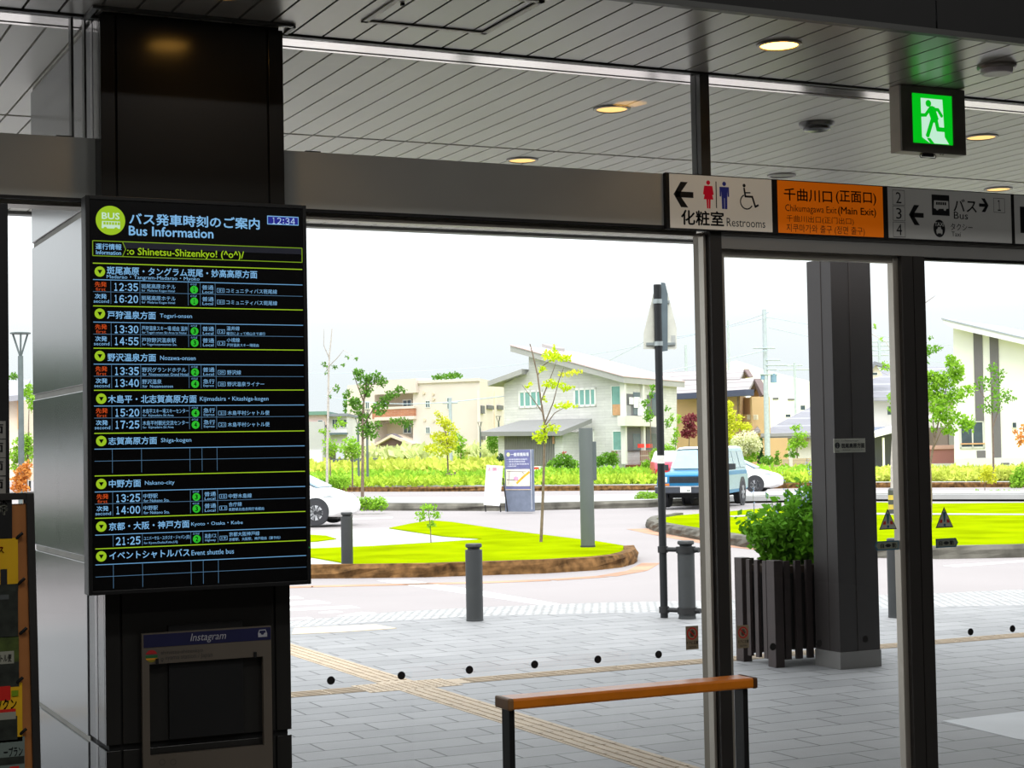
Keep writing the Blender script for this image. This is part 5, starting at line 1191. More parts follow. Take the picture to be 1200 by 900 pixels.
# the plants that grow in it
rnd = random.Random(71)
def plant_in(x, y, z, h, spread, n, label, seed, flowers=True):
    rnd = random.Random(seed); t = thing('flowering_plant', label, 'plant', (x, y, z)); m = MB(); mf = MB(); mb = MB()
    for i in range(n):
        a = rnd.uniform(0, 6.28); rr = spread*math.sqrt(rnd.random()); hh = h*rnd.uniform(.55, 1.0)*(1-.35*rr/spread)
        p0 = Vector((x+rr*.35*math.cos(a), y+rr*.35*math.sin(a), z)); p1 = Vector((x+rr*math.cos(a), y+rr*math.sin(a), z+hh))
        mb.tube([p0, p0.lerp(p1, .5)+Vector((0, 0, .04)), p1], [.005, .004, .002], 5)
        for k in range(60):
            q = p0.lerp(p1, rnd.uniform(.05, 1)); leaves(m, q, (.08, .08, .07), 1, .075, rnd)
        if flowers and rnd.random() < .45:
            tip = p1+Vector((rnd.gauss(0, .03), rnd.gauss(0, .03), rnd.uniform(.08, .26))); mb.tube([p1, tip], .0016, 4)
            for k in range(7): leaves(mf, p1.lerp(tip, rnd.uniform(.5, 1)), (.014, .014, .014), 1, .022, rnd)
    mb.build('stem', leafm('stems', 90, 120, 50), t); m.build('foliage', lf_plant, t)
    if flowers: mf.build('flowers', leafm('pale blue flowers', 170, 190, 226), t)
lf_plant = leafm('planter leaves', 98, 152, 40, .4)
plant_in(px0+.46, pn.y+.40, hpl-.06, .66, .44, 60, 'bushy green plant with small pale blue flowers in the slatted planter', 72)
plant_in(px0+.66, pn.y+.42, hpl-.06, .88, .2, 18, 'taller yellow-green plant in the planter right against the outer pillar', 73)
planter(at(36, 700, 11.2).x-.55, at(36, 700, 11.2).y-.25, .8, .6, 1.15, 'dark slatted planter outside the glass behind the leaflet board')
# outer pillar
oc = G(985, 785); ow, od = .43, .36
t = thing('canopy_pillar', 'dark square outer pillar with pale metal base, carrying the canopy', 'pillar', (oc.x+ow/2, oc.y+od/2, 0))
zb = at(985, 765, depth_of(oc)).z
MB().box((oc.x, oc.y, .0), (oc.x+ow, oc.y+od, zb)).build('base_cladding', mat('base metal', L(126, 124, 122)[:3], .4, .4, .05), t, bevel=.004)
MB().box((oc.x+.006, oc.y+.006, zb), (oc.x+ow-.006, oc.y+od-.006, ZC)).build('shaft', outer_m, t, bevel=.004)
m = MB(); m.box((oc.x+.19, oc.y+.002, zb), (oc.x+.20, oc.y+.008, ZC)); m.box((oc.x+.002, oc.y+.15, zb), (oc.x+.008, oc.y+.158, ZC)); m.build('seam', mat('seam', L(44, 38, 36)[:3], .6), t)
Po = Plane((oc.x, oc.y), (1, 0))
t = thing('bus_stop_plate', 'small grey bus stop plate with number 1 on the outer pillar', 'sign', tuple(Po.pt(Po.uv(996, 530)[0], Po.uv(996, 529)[1], .006)))
O = lambda x, y: Po.uv(960+x/15, 490+y/15)
a, z1 = O(255, 362); b, z0 = O(812, 598); w = b-a; h = z1-z0; b = min(b, oc.x+ow-.03-Po.o.x); w = b-a
MB().box((oc.x+a, oc.y-.002, z0), (oc.x+b, oc.y+.006, z1)).build('plate', mat('plate grey', L(150, 150, 138)[:3], .5), t)
m = MB(); m.text(Po, '斑尾高原方面', a+w*.23, z0+h*.32, b-w*.03, z0+h*.66, .0035, .03); m.text(Po, 'To Madarao-kogen', a+w*.23, z0+h*.76, a+w*.78, z0+h*.9, .0035); m.text(Po, '1 斑尾高原 Community Bus', a+w*.23, z0+h*.12, b-w*.05, z0+h*.22, .0035); m.text(Po, 'のりば', a+w*.04, z0+h*.07, a+w*.16, z0+h*.17, .0035, .03); m.text(Po, 'Stop', a+w*.04, z0+h*.78, a+w*.16, z0+h*.9, .0035); m.build('lettering', ink, t)
m = MB(); m.wdisc(Po, a+w*.105, z0+h*.52, h*.22, .002, .0032, 22); m.build('number_disc', ink, t); m = MB(); m.text(Po, '1', a+w*.085, z0+h*.38, a+w*.125, z0+h*.66, .0036, .02); m.build('number', mat('plate grey', (1, 1, 1)), t)

# ================================================================== VEHICLES
tyre = mat('tyre', L(48, 48, 52)[:3], .8); rim = mat('wheel rim', L(170, 172, 178)[:3], .35, .6); cglass = mat('car glass', L(150, 172, 186)[:3], .12, .3, .05); dglass = mat('dark car glass', L(70, 84, 92)[:3], .12, .3, .05)
blk = mat('car black trim', L(40, 42, 46)[:3], .5)
def wheel(t, c, r, w, side, spokes=7, rim_m_=None):
    o = MB().lathe([(r*.62, -w/2), (r*.95, -w/2), (r, -w*.35), (r, w*.35), (r*.95, w/2), (r*.62, w/2)], c, 30, 'Y').build('wheel', tyre, t, 40, local=True)
    m = MB(); s = side; y = c[1]+s*(w/2-.02); P = lambda a, rr, dy=0: Vector((c[0]+rr*math.cos(a), y+s*dy, c[2]+rr*math.sin(a)))
    for k in range(spokes):
        a = 2*math.pi*k/spokes; da = .24; m.prism([P(a-da, r*.6), P(a+da, r*.6), P(a+da*1.2, r*.16), P(a-da*1.2, r*.16)], (0, s*.03, 0))
    m.lathe([(r*.66, -.01), (r*.66, .012), (r*.56, .012), (r*.56, -.01)], (c[0], y, c[2]), 30, 'Y'); m.lathe([(r*.2, -.01), (r*.2, .04)], (c[0], y, c[2]), 18, 'Y')
    q = m.build('rim', rim_m_ or rim, o, 30, local=True)
    MB().lathe([(r*.58, -.03), (r*.58, -.015)], (c[0], y, c[2]), 24, 'Y').build('hub_well', blk, o, local=True)
    return o
def hull(prof, W, belt, top, tumble, inset=.05, st=(-1, -.985, -.93, -.7, 0, .7, .93, .985, 1)):
    """side outline (x, z) swept across the width with rounded flanks and tumblehome"""
    m = MB(); n = len(prof); cx = sum(p[0] for p in prof)/n; vs = []
    for s in st:
        e = abs(s); k = 0 if e <= .7 else inset*((e-.7)/.3)**3
        for x, z in prof:
            tb = 1-tumble*max(0, min(1, (z-belt)/(top-belt)))
            zz = z-(k if z > belt*.5 else -k*.5); xx = x-(k*1.2 if x > cx else -k*1.2)
            vs.append((xx, s*W/2*tb, zz))
    fs = [(i*n+j, i*n+(j+1) % n, (i+1)*n+(j+1) % n, (i+1)*n+j) for i in range(len(st)-1) for j in range(n)]
    fs += [tuple(range(n))[::-1], tuple((len(st)-1)*n+j for j in range(n))]
    return m.add(vs, fs)
# blue off-roader facing the station
pc = G(786, 594.5); vdir = (Vector((pc.x, pc.y, 0))).normalized(); rdir = Vector((vdir.y, -vdir.x, 0)); th = math.radians(14.5)
nose = -vdir*math.cos(th)-rdir*math.sin(th); left = Vector((-nose.y, nose.x, 0))
W_ = 1.93; cpos = Vector((pc.x, pc.y, 0))+left*(.73)-nose*.0
rz = math.atan2(nose.y, nose.x)
# local frame: x forward from the front axle, y left
t = thing('off_road_car', 'blue and silver off-road car facing the station behind the door upright', 'car', tuple(cpos), rz)
blue = mat('car blue', L(38, 122, 172)[:3], .28, .3, .04); silver = mat('car silver', L(164, 192, 198)[:3], .3, .4, .04); whitep = mat('car white', L(240, 240, 240)[:3], .3, 0, .03)
body = [(.78, .62), (.80, .80), (.78, 1.02), (.70, 1.08), (-.62, 1.16), (-3.75, 1.16), (-3.82, .95), (-3.80, .58), (-3.3, .48), (-.3, .46), (.55, .5)]
hull(body, W_, .9, 1.2, .03, .06).build('body', blue, t, 35, local=True)
cab = [(-.55, 1.10), (-1.05, 1.80), (-1.35, 1.88), (-3.55, 1.88), (-3.75, 1.78), (-3.82, 1.10)]
hull(cab, W_*.97, 1.1, 1.88, .16, .06).build('cabin', silver, t, 35, local=True)
hull([(-1.02, 1.83), (-1.32, 1.895), (-3.55, 1.9), (-3.76, 1.82)], W_*.82, 1.1, 1.9, .02, .04).build('roof', whitep, t, 35, local=True)
def quad(name, pts, m_, off): MB().prism(pts, off).build(name, m_, t, local=True)
quad('windshield', [(-.60, -.80, 1.19), (-.60, .80, 1.19), (-1.00, .70, 1.76), (-1.00, -.70, 1.76)], cglass, (.035, 0, .02))
for s in (1, -1):
    for (xa, xb, xc, xd) in ((-.98, -1.78, -1.78, -1.30), (-1.86, -2.62, -2.62, -1.86), (-2.72, -3.62, -3.5, -2.72)):
        quad('side_window', [(xa, s*.930, 1.2), (xb, s*.930, 1.2), (xc, s*.81, 1.74), (xd, s*.81, 1.74)], cglass if s > 0 else dglass, (0, s*.012, .004))
    quad('lower_side', [(.45, s*.955, .52), (-3.7, s*.955, .52), (-3.75, s*.965, .98), (.55, s*.965, .98)], silver, (0, s*.012, 0))
    hd = MB().prism([(.79, s*.62, .80), (.79, s*.92, .80), (.77, s*.92, .97), (.77, s*.62, .97)], (.03, 0, 0)).build('headlight', mat('headlight', L(196, 200, 196)[:3], .15, .4), t, local=True)
    quad('turn_signal', [(.80, s*.55, .70), (.80, s*.90, .70), (.80, s*.90, .76), (.80, s*.55, .76)], mat('signal orange', L(232, 120, 40)[:3], .3), (.02, 0, 0))
    for x in (0, -2.85):
        m = MB(); m.lathe([(.50, -.02), (.50, .02)], (x, s*.955, .42), 24, 'Y'); m.build('wheel_arch', blk, t, local=True)
        wheel(t, (x, s*.86, .39), .39, .25, s, 6)
    quad('mirror', [(-.72, s*.98, 1.14), (-.72, s*1.2, 1.16), (-.72, s*1.2, 1.34), (-.72, s*.98, 1.34)], blk, (-.10, 0, 0))
quad('grille', [(.79, -.55, .78), (.79, .55, .78), (.77, .55, .98), (.77, -.55, .98)], mat('grille', L(24, 40, 52)[:3], .4, .4), (.025, 0, 0))
m = MB()
for z in (.83, .88, .93): m.box((.80, -.54, z-.008), (.825, .54, z+.008))
m.build('grille_bars', blk, t, local=True)
MB().box((.72, -.99, .46), (.93, .99, .68)).build('bumper', mat('bumper', L(62, 66, 74)[:3], .45, .3), t, bevel=.03, local=True)
quad('chrome_strip', [(.93, -.99, .655), (.93, .99, .655), (.93, .99, .69), (.93, -.99, .69)], rim, (.01, 0, 0))
pl = MB().box((.935, -.17, .49), (.95, .17, .66)).build('number_plate', mat('plate white', L(226, 226, 222)[:3], .5), t, local=True)
m = MB(); vs, fs, (xa, ya, xb, yb) = glyphs('・・44', .02, 0)
m.add([(.952, -.14+(x-xa)/(xb-xa)*.28, .505+(y-ya)/(yb-ya)*.08) for x, y in vs], fs); m.build('plate_lettering', mat('plate ink', L(90, 100, 96)[:3], .6), pl, local=True)
m = MB(); m.box((-3.7, -.7, .30), (.3, .7, .5)); m.build('underbody', mat('underbody', L(24, 24, 24)[:3], .8), t, local=True)
m = MB(); m.tube([(-.62, -.5, 1.20), (-.66, .1, 1.245)], .012, 5); m.build('wiper', blk, t, local=True)
# white cars seen from the side, noses to the right
def hatch(label, pw, r, th, prof, cabp, nosex, seed, rimk=7):
    pc = G(*pw); v = Vector((pc.x, pc.y, 0)).normalized(); rd = Vector((v.y, -v.x, 0)); nose = rd*math.cos(th)-v*math.sin(th); lf = Vector((-nose.y, nose.x, 0))
    near = -1   # the camera sees the right flank
    pos = Vector((pc.x, pc.y, 0))+lf*.76
    t = thing('hatchback_car', label, 'car', tuple(pos), math.atan2(nose.y, nose.x))
    hull(prof, 1.74, .7, 1.0, .04, .10).build('body', whitep, t, 50, local=True)
    hull(cabp, 1.66, .9, 1.45, .22, .08).build('cabin', whitep, t, 50, local=True)
    for s in (1, -1):
        y = s*.835
        MB().prism([(-.55, y, .98), (-1.55, y, .98), (-1.6, s*.70, 1.36), (-1.2, s*.71, 1.33)], (0, s*.012, .002)).build('side_window', dglass, t, local=True)
        MB().prism([(-1.62, y, .98), (-2.75, y, .98), (-2.5, s*.70, 1.36), (-1.66, s*.70, 1.37)], (0, s*.012, .002)).build('side_window', dglass, t, local=True)
        for x in (0, -2.7):
            MB().lathe([(r*1.10, -.03), (r*1.10, .03)], (x, s*.848, r+.03), 28, 'Y').build('wheel_arch', blk, t, local=True)
            wheel(t, (x, s*.775, r), r, .21, s, rimk, mat('hub cap', L(214, 216, 220)[:3], .4, .3) if rimk == 9 else mat('alloy grey', L(176, 178, 182)[:3], .4, .4))
        MB().prism([(nosex-.28, s*.80, .66), (nosex-.62, s*.865, .76), (nosex-.40, s*.865, .80), (nosex-.12, s*.76, .68)], (0, s*.012, .0)).build('headlight', mat('headlight clear', L(214, 224, 228)[:3], .15, .3), t, local=True)
        MB().prism([(nosex-.16, s*.70, .30), (nosex-.30, s*.84, .30), (nosex-.28, s*.84, .38), (nosex-.14, s*.72, .38)], (.02, s*.03, .0)).build('fog_lamp', blk, t, local=True)
    MB().prism([(-.02, -.66, .99), (-.02, .66, .99), (-.86, .58, 1.40), (-.86, -.58, 1.40)], (.03, 0, .03)).build('windshield', cglass, t, local=True)
    MB().box((-3.1, -.75, .16), (.55, .75, .3)).build('underbody', mat('underbody', (0, 0, 0)), t, local=True)
    return t
pro = [(.80, .30), (.84, .48), (.80, .62), (.62, .76), (.25, .88), (-.10, .98), (-.6, 1.02), (-3.3, 1.02), (-3.42, .8), (-3.4, .3), (-2.8, .2), (.6, .2)]
cbp = [(.05, .92), (-.85, 1.42), (-1.3, 1.48), (-2.4, 1.46), (-3.2, 1.1), (-3.25, .92)]
hatch('white car nose-right behind the blue off-roader', (885.5, 578), .33, math.radians(8), [(x*1.15 if x > 0 else x, z) for x, z in pro], cbp, .95, 1, 7)
hatch('white car nose cut by the timetable screen at the left of the window', (371.5, 615.8), .335, math.radians(17), [(x*.97 if x > 0 else x, z*1.03) for x, z in pro], cbp, .80, 2, 9)
# a red car far behind the off-roader shows only its roof and mirror side
pc = at(786, 556, 84); t = thing('small_car', 'small red and white car peeping out behind the blue off-roader', 'car', (pc.x, pc.y, .27), math.atan2(-FW0.y, -FW0.x))
hull([(.7, .3), (.75, .6), (.5, .85), (-.5, .95), (-3, .95), (-3.1, .3)], 1.6, .6, 1, .05, .08).build('body', mat('car red', L(214, 40, 70)[:3], .3, 0, .04), t, 40, local=True)
hull([(-.3, .9), (-.9, 1.4), (-2.4, 1.45), (-3, .9)], 1.5, .9, 1.45, .2, .08).build('cabin', whitep, t, 40, local=True)
for s in (1, -1):
    for x in (0, -2.4): wheel(t, (x, s*.7, .3), .3, .18, s)

# ================================================================== BUILDINGS
def bmat(n, r, g, b, **k): return mat(n, L(r, g, b)[:3], k.pop('rough', .75), 0, k.pop('var', .05), k.pop('scale', .5), **k)
white_frame = bmat('window frame white', 226, 226, 222); wglass = mat('house glass', L(92, 108, 114)[:3], .15, .2, .12, 1.5); curt = mat('green curtain glass', L(120, 168, 160)[:3], .2, .1, .1, 3); dkg = mat('dark house glass', L(72, 84, 92)[:3], .15, .2, .15, 2)
def back(P, length): return -P.n*length
def vol(t, name, P, px, m_, length, dirv=None, d=0.0):
    pts = [P.pt(*P.uv(x, y), d) for x, y in px]
    return MB().prism(pts, (dirv if dirv else -P.n)*length).build(name, m_, t)
def window(t, P, x0, y0, x1, y1, g=None, mull=(), frame=None, fw=.07, d=0.0):
    u0, z1 = P.uv(x0, y0, d); u1, z0 = P.uv(x1, y1, d); f_ = frame or white_frame; fw = min(fw, (u1-u0)*.07)
    m = MB(); 
    for a in ((u0, z0, u0+fw, z1), (u1-fw, z0, u1, z1), (u0, z0, u1, z0+fw), (u0, z1-fw, u1, z1)): m.wall(P, [(a[0], a[1]), (a[2], a[1]), (a[2], a[3]), (a[0], a[3])], d, d+.05)
    for k in mull: um = u0+(u1-u0)*k; m.wall(P, [(um-fw*.4, z0), (um+fw*.4, z0), (um+fw*.4, z1), (um-fw*.4, z1)], d, d+.05)
    fo = m.build('window', f_, t)
    MB().wall(P, [(u0+fw, z0+fw), (u1-fw, z0+fw), (u1-fw, z1-fw), (u0+fw, z1-fw)], d+.005, d+.02).build('pane', g or wglass, fo)
def rect(t, name, P, x0, y0, x1, y1, m_, d0=0, d1=.05):
    return MB().wrect(P, x0, y0, x1, y1, d0, d1, max(d0, d1)).build(name, m_, t)
H = lambda x, y: (570+x*.2, 390+y*.2)
def Hl(*p): return [H(*q) for q in p]
# --- grey shed-roofed house
siding = brick('grey siding', (.62, .61, .59), (.56, .55, .535), (.48, .47, .46), 1.2, .18, .01, .8, .5, True, .2)
roof_g = bmat('house roof grey', 196, 172, 172); fascia_g = bmat('fascia grey', 160, 159, 157)
Pg = plane_px(589, 111, 731, 104)           # wide gable side
cor = at(731.5, HOR(731), 104); e = at(793, HOR(793), 112.5); Pr = Plane(cor, Vector((e.x-cor.x, e.y-cor.y, 0)))
side = Vector((e.x-cor.x, e.y-cor.y, 0)); sl_ = side.length; side.normalize()
t = thing('grey_house', 'grey two-storey house with a split shed roof and corner balconies', 'house', (cor.x, cor.y, .2))
gb = Hl((103, 840), (103, 300), (248, 226), (248, 118), (808, 285), (808, 840))
vol(t, 'wall', Pg, gb, siding, sl_, side)
# roofs: slabs with overhang
def roofslab(t, P, p0, p1, th, over, length, dirv, m_, name='roof'):
    (u0, w0), (u1, w1) = P.uv(*p0), P.uv(*p1)
    a = [P.pt(u0, w0, over), P.pt(u1, w1, over), P.pt(u1, w1-th, over), P.pt(u0, w0-th, over)]
    return MB().prism(a, dirv*(length)).build(name, m_, t)
roofslab(t, Pg, H(184, 74), H(846, 255), .42, .7, sl_+1.6, side, fascia_g)
roofslab(t, Pg, H(184, 72), H(850, 254), .06, .75, sl_+1.7, side, roof_g, 'roof_sheet')
roofslab(t, Pg, H(50, 285), H(250, 213), .32, .7, sl_+1.0, side, fascia_g)
roofslab(t, Pg, H(240, 60), H(330, 84), .2, -1.4, 1.2, side, fascia_g, 'roof_ridge')
for x0, x1, mu in ((190, 332, (.25, .5, .75)), (512, 645, (.25, .5, .75))): window(t, Pg, *H(x0, 340 if x0 < 300 else 326), *H(x1, 436 if x0 < 300 else 430), curt, mu, fw=.13)
window(t, Pg, *H(528, 570), *H(632, 730), dkg, (.4,), fw=.12)
window(t, Pg, *H(732, 310), *H(795, 486), curt, (), fw=.08); rect(t, 'balcony_rail', Pg, *H(738, 420), *H(792, 482), mat('orange rail', L(196, 150, 110)[:3], .7), .05, .09)
window(t, Pg, *H(740, 575), *H(797, 690), curt, (), fw=.08)
# right side: two storeys of balcony bays, recess shade painted as dark panels
rc = bmat('recess shade wall', 150, 148, 146); dkr = bmat('recess shade and rail grey', 96, 96, 98)
for (ya, yb) in ((308, 486), (552, 690)):
    for xa, xb in ((816, 912), (938, 1000)):
        f_ = rect(t, 'balcony_shade', Pr, *H(xa, ya), *H(xb, yb), dkr, .0, .10)
        MB().wrect(Pr, *H(xa+(xb-xa)*.35, ya+40), *H(xa+(xb-xa)*.8, yb-4), .10, .12).build('balcony_door', wglass, f_)
rect(t, 'balcony_wall', Pr, *H(812, 486), *H(1000, 548), bmat('balcony white', 206, 204, 198), .0, .5)
rect(t, 'balcony_panel', Pr, *H(818, 424), *H(848, 486), bmat('balcony grey panel', 140, 140, 140), .12, .2)
m = MB(); 
for i, (x0, x1, y0, y1) in enumerate(((822, 845, 378, 420), (850, 882, 376, 440), (872, 908, 384, 486))): m.wrect(Pr, *H(x0, y0), *H(x1, y1), .14, .2)
m.build('laundry', whitep, t)
for x in (808, 916): rect(t, 'column', Pr, *H(x, 290), *H(x+20, 768), bmat('column white', 212, 210, 204), .0, .3)
window(t, Pr, *H(1048, 396), *H(1090, 560), wglass, (.5,), fw=.1)
m = MB(); u0, z1 = Pr.uv(*H(818, 690)); u1, z0 = Pr.uv(*H(968, 768)); m.wall(Pr, [(u0, z0), (u1, z0), (u1, z1), (u0, z1)], .9, .95); m.build('lattice_fence', brick('brown lattice', (.20, .10, .08), (.24, .12, .10), (.42, .36, .34), .35, .35, .03, .8, 0, True), t)
m = MB(); m.wall(Pr, [(u0-.1, z0-.12), (u1, z0-.12), (u1, z0), (u0-.1, z0)], 0, 1.0); m.build('deck', mat('deck brown', L(120, 70, 50)[:3], .8), t)
m = MB(); u0, z1 = Pg.uv(*H(765, 690)); u1, z0 = Pg.uv(*H(800, 765)); m.wall(Pg, [(u0, z0), (u1, z0), (u1, z1), (u0, z1)], .5, .55); m.build('lattice_fence', mat('brown lattice', (0, 0, 0)), t)
for x in (790, 838):
    u, z = Pr.uv(*H(x+20, 664)); m = MB(); m.wall(Pr, [(u-.3, z-.12), (u+.35, z-.12), (u+.35, z+.12), (u-.3, z+.12)], .97, 1.15); m.build('flower_box', mat('flower box red', L(214, 50, 40)[:3], .7), t)
# garage wing with pent roof
Pw = plane_px(581, 107.2, 659, 104.2)
vol(t, 'garage_wall', Pw, Hl((70, 790), (70, 582), (446, 582), (446, 790)), siding, 3.2)
m = MB(); a = Pw.uv(*H(4, 580)); b = Pw.uv(*H(470, 576)); c = Pw.uv(*H(518, 502)); dd = Pw.uv(*H(100, 512))
m.add([Pw.pt(*a, .6), Pw.pt(*b, .6), Pw.pt(c[0], c[1], -1.9), Pw.pt(dd[0], dd[1], -1.9), Pw.pt(a[0], a[1]-.28, .6), Pw.pt(b[0], b[1]-.28, .6), Pw.pt(c[0], c[1]-.28, -1.9), Pw.pt(dd[0], dd[1]-.28, -1.9)],
      [(0, 1, 2, 3), (7, 6, 5, 4), (0, 4, 5, 1), (1, 5, 6, 2), (2, 6, 7, 3), (3, 7, 4, 0)]); m.build('garage_roof', bmat('garage roof', 128, 128, 127), t)
m = MB(); u0, z1 = Pw.uv(*H(108, 588)); u1, z0 = Pw.uv(*H(400, 775)); n = 36
for k in range(n): m.wall(Pw, [(u0+(u1-u0)*k/n, z0), (u0+(u1-u0)*(k+.62)/n, z0), (u0+(u1-u0)*(k+.62)/n, z1), (u0+(u1-u0)*k/n, z1)], .02, .08)
m.build('slatted_door', bmat('slat grey', 128, 126, 122), t); MB().wall(Pw, [(u0, z0), (u1, z0), (u1, z1), (u0, z1)], .0, .02).build('door_backing', bmat('slat dark', 96, 94, 92), t)
rect(t, 'door_lamp', Pw, *H(386, 608), *H(396, 650), mat('copper', L(190, 140, 110)[:3], .5), .02, .1)
# small white notice by the garage
Pn2 = plane_px(622, 101, 634, 101); t2 = thing('white_signboard', 'small white board with red marks at the foot of the grey garage', 'sign', tuple(Pn2.pt(Pn2.uv(628, 550)[0], .25, 0)))
rect(t2, 'board', Pn2, *H(266, 782), *H(318, 830), white_frame, 0, .04); rect(t2, 'red_mark', Pn2, *H(272, 788), *H(306, 799), mat('flower box red', (0, 0, 0)), .041, .05); a = Pn2.uv(*H(290, 828)); MB().tube([Pn2.pt(a[0], .2, .02), Pn2.pt(a[0], a[1], .02)], .04, 6).build('post', wd, t2)
# --- cream apartment block
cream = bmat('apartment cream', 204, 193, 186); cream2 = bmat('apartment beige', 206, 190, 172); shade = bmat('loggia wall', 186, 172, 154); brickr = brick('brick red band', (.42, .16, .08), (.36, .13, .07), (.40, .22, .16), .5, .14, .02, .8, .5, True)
K = lambda x, y: (360+x*.2, 400+y*.2)
Pa = plane_px(406, 162, 561, 150)
ca = at(561.5, HOR(561), 150); ea = at(600, HOR(600), 165); Pa2 = Plane(ca, Vector((ea.x-ca.x, ea.y-ca.y, 0))); sd2 = Vector((ea.x-ca.x, ea.y-ca.y, 0)).normalized()
t = thing('apartment_block', 'cream three-storey apartment block with a brick-red balcony band', 'apartment building', (ca.x, ca.y, .2))
# main body right of the stair bay, stair bay recess, left wing
vol(t, 'wall', Pa, [K(*q) for q in ((620, 780), (620, 232), (1010, 218), (1010, 780))], cream, 14, sd2)
vol(t, 'wall', Pa, [K(*q) for q in ((235, 790), (235, 258), (395, 246), (395, 790))], cream, 9)
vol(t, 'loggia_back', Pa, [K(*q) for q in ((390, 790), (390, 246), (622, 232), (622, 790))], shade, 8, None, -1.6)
for (ya, yb, m_) in ((232, 300, cream), (388, 392, cream), (446, 456, cream), (612, 636, cream)):
    rect(t, 'floor_band', Pa, *K(393, ya), *K(638 if ya == 232 else 624, yb), m_, -1.6, .35)
rect(t, 'brick_band', Pa, *K(380, 390), *K(625, 446), brickr, -.2, .3)
m = MB(); L0 = [Pa.uv(*K(*q)) for q in ((385, 612), (490, 548), (530, 545), (645, 602), (640, 612), (490, 562), (400, 618))]
m.wp(Pa, [K(*_q) for _q in ((400, 612), (488, 566), (600, 608))], -.5, .6); m.build('porch_gable', bmat('porch dark', 96, 74, 68), t)
m = MB(); m.wp(Pa, [K(*_q) for _q in ((382, 608), (488, 546), (620, 600), (612, 610), (488, 562), (392, 616))], -.8, .9); m.build('porch_bargeboard', cream2, t)
m = MB(); P4 = [Pa.uv(*K(*q)) for q in ((488, 546), (528, 540), (645, 600), (620, 604))]; m.wall(Pa, P4, .2, .7); m.build('porch_roof', bmat('porch roof', 110, 104, 112), t)
rect(t, 'porch_wall', Pa, *K(370, 700), *K(410, 730), bmat('stone base', 140, 120, 112), -.4, .2); rect(t, 'stone_base', Pa, *K(622, 655), *K(1008, 690), bmat('stone base pale', 190, 168, 152), .0, .08)
m = MB(); m.wp(Pa, [K(*_q) for _q in ((515, 690), (560, 662), (615, 650), (615, 700))], -1.2, -1.0); m.build('stair_flank', shade, t)
for x0, y0, x1, y1 in ((560, 342, 614, 384), (563, 486, 614, 540), (566, 654, 606, 690)): window(t, Pa, *K(x0, y0), *K(x1, y1), dkg, (.5,), fw=.1, d=-1.58)
for x0, y0, x1, y1 in ((694, 348, 722, 388), (696, 502, 722, 540), (820, 330, 848, 396), (342, 354, 366, 396), (702, 658, 724, 684)): window(t, Pa, *K(x0, y0), *K(x1, y1), wglass, (.5,), fw=.1)
window(t, Pa, *K(822, 505), *K(846, 560), wglass, (.5,), fw=.1)
for x0, y0, x1, y1 in ((1024, 312, 1044, 424), (1060, 328, 1088, 376), (1120, 330, 1146, 376), (1028, 466, 1046, 580)): window(t, Pa2, *K(x0, y0), *K(x1, y1), dkg, (), fw=.1)
for x0, y0, x1, y1 in ((1060, 374, 1096, 400), (1120, 374, 1150, 402), (1024, 376, 1042, 424), (1028, 530, 1046, 578)): rect(t, 'balcony_rail', Pa2, *K(x0, y0), *K(x1, y1), dkr, .05, .3)
rect(t, 'corner_pilaster', Pa2, *K(1010, 285), *K(1020, 700), cream, .0, .25); rect(t, 'pilaster', Pa2, *K(1096, 290), *K(1106, 700), cream2, 0, .2)
m = MB()
for x, y in ((686, 302), (740, 308), (690, 460), (742, 465), (742, 338)): c = Pa.uv(*K(x, y)); m.wdisc(Pa, c[0], c[1], .16, 0, .1, 12)
m.build('vent_cap', cream2, t)
m = MB(); a = Pa.uv(*K(634, 232)); b = Pa.uv(*K(1014, 216)); m.wall(Pa, [(a[0], a[1]-.25), (b[0], b[1]-.25), (b[0], b[1]), (a[0], a[1])], .0, .15); m.build('parapet', cream, t)
# --- low houses at the left of the apartments
Pl = plane_px(350, 128, 407, 128); t = thing('low_house', 'pale low building with a green roof edge left of the cream apartments', 'house', tuple(Pl.pt(Pl.uv(385, 560)[0], .2, 0)))
rect(t, 'wall', Pl, *K(-30, 430), *K(112, 490), bmat('pinkish wall', 214, 190, 180), -8, 0); rect(t, 'wall', Pl, *K(120, 430), *K(235, 640), bmat('pale grey wall', 206, 204, 204), -9, -.5)
rect(t, 'roof_edge', Pl, *K(-30, 412), *K(118, 430), bmat('green roof edge', 96, 130, 118), -8.5, .4); rect(t, 'roof_edge', Pl, *K(120, 424), *K(236, 438), bmat('blue grey roof edge', 120, 124, 134), -9.2, 0); rect(t, 'grey_wall', Pl, *K(-30, 472), *K(104, 800), bmat('concrete grey', 168, 168, 170), -7.5, 0.6)
window(t, Pl, *K(145, 456), *K(180, 506), dkg, (.5,), fw=.1, d=-.5); window(t, Pl, *K(190, 456), *K(234, 506), dkg, (.5,), fw=.1, d=-.5); rect(t, 'white_panel', Pl, *K(10, 640), *K(88, 780), white_frame, .6, .7); rect(t, 'balcony_edge', Pl, *K(130, 536), *K(236, 546), wglass, -.5, .1); window(t, Pl, *K(62, 462), *K(92, 476), wglass, (), fw=.1)
rect(t, 'low_wall', Pl, *K(140, 690), *K(400, 742), bmat('dark car port', 84, 90, 100), -4, 0)
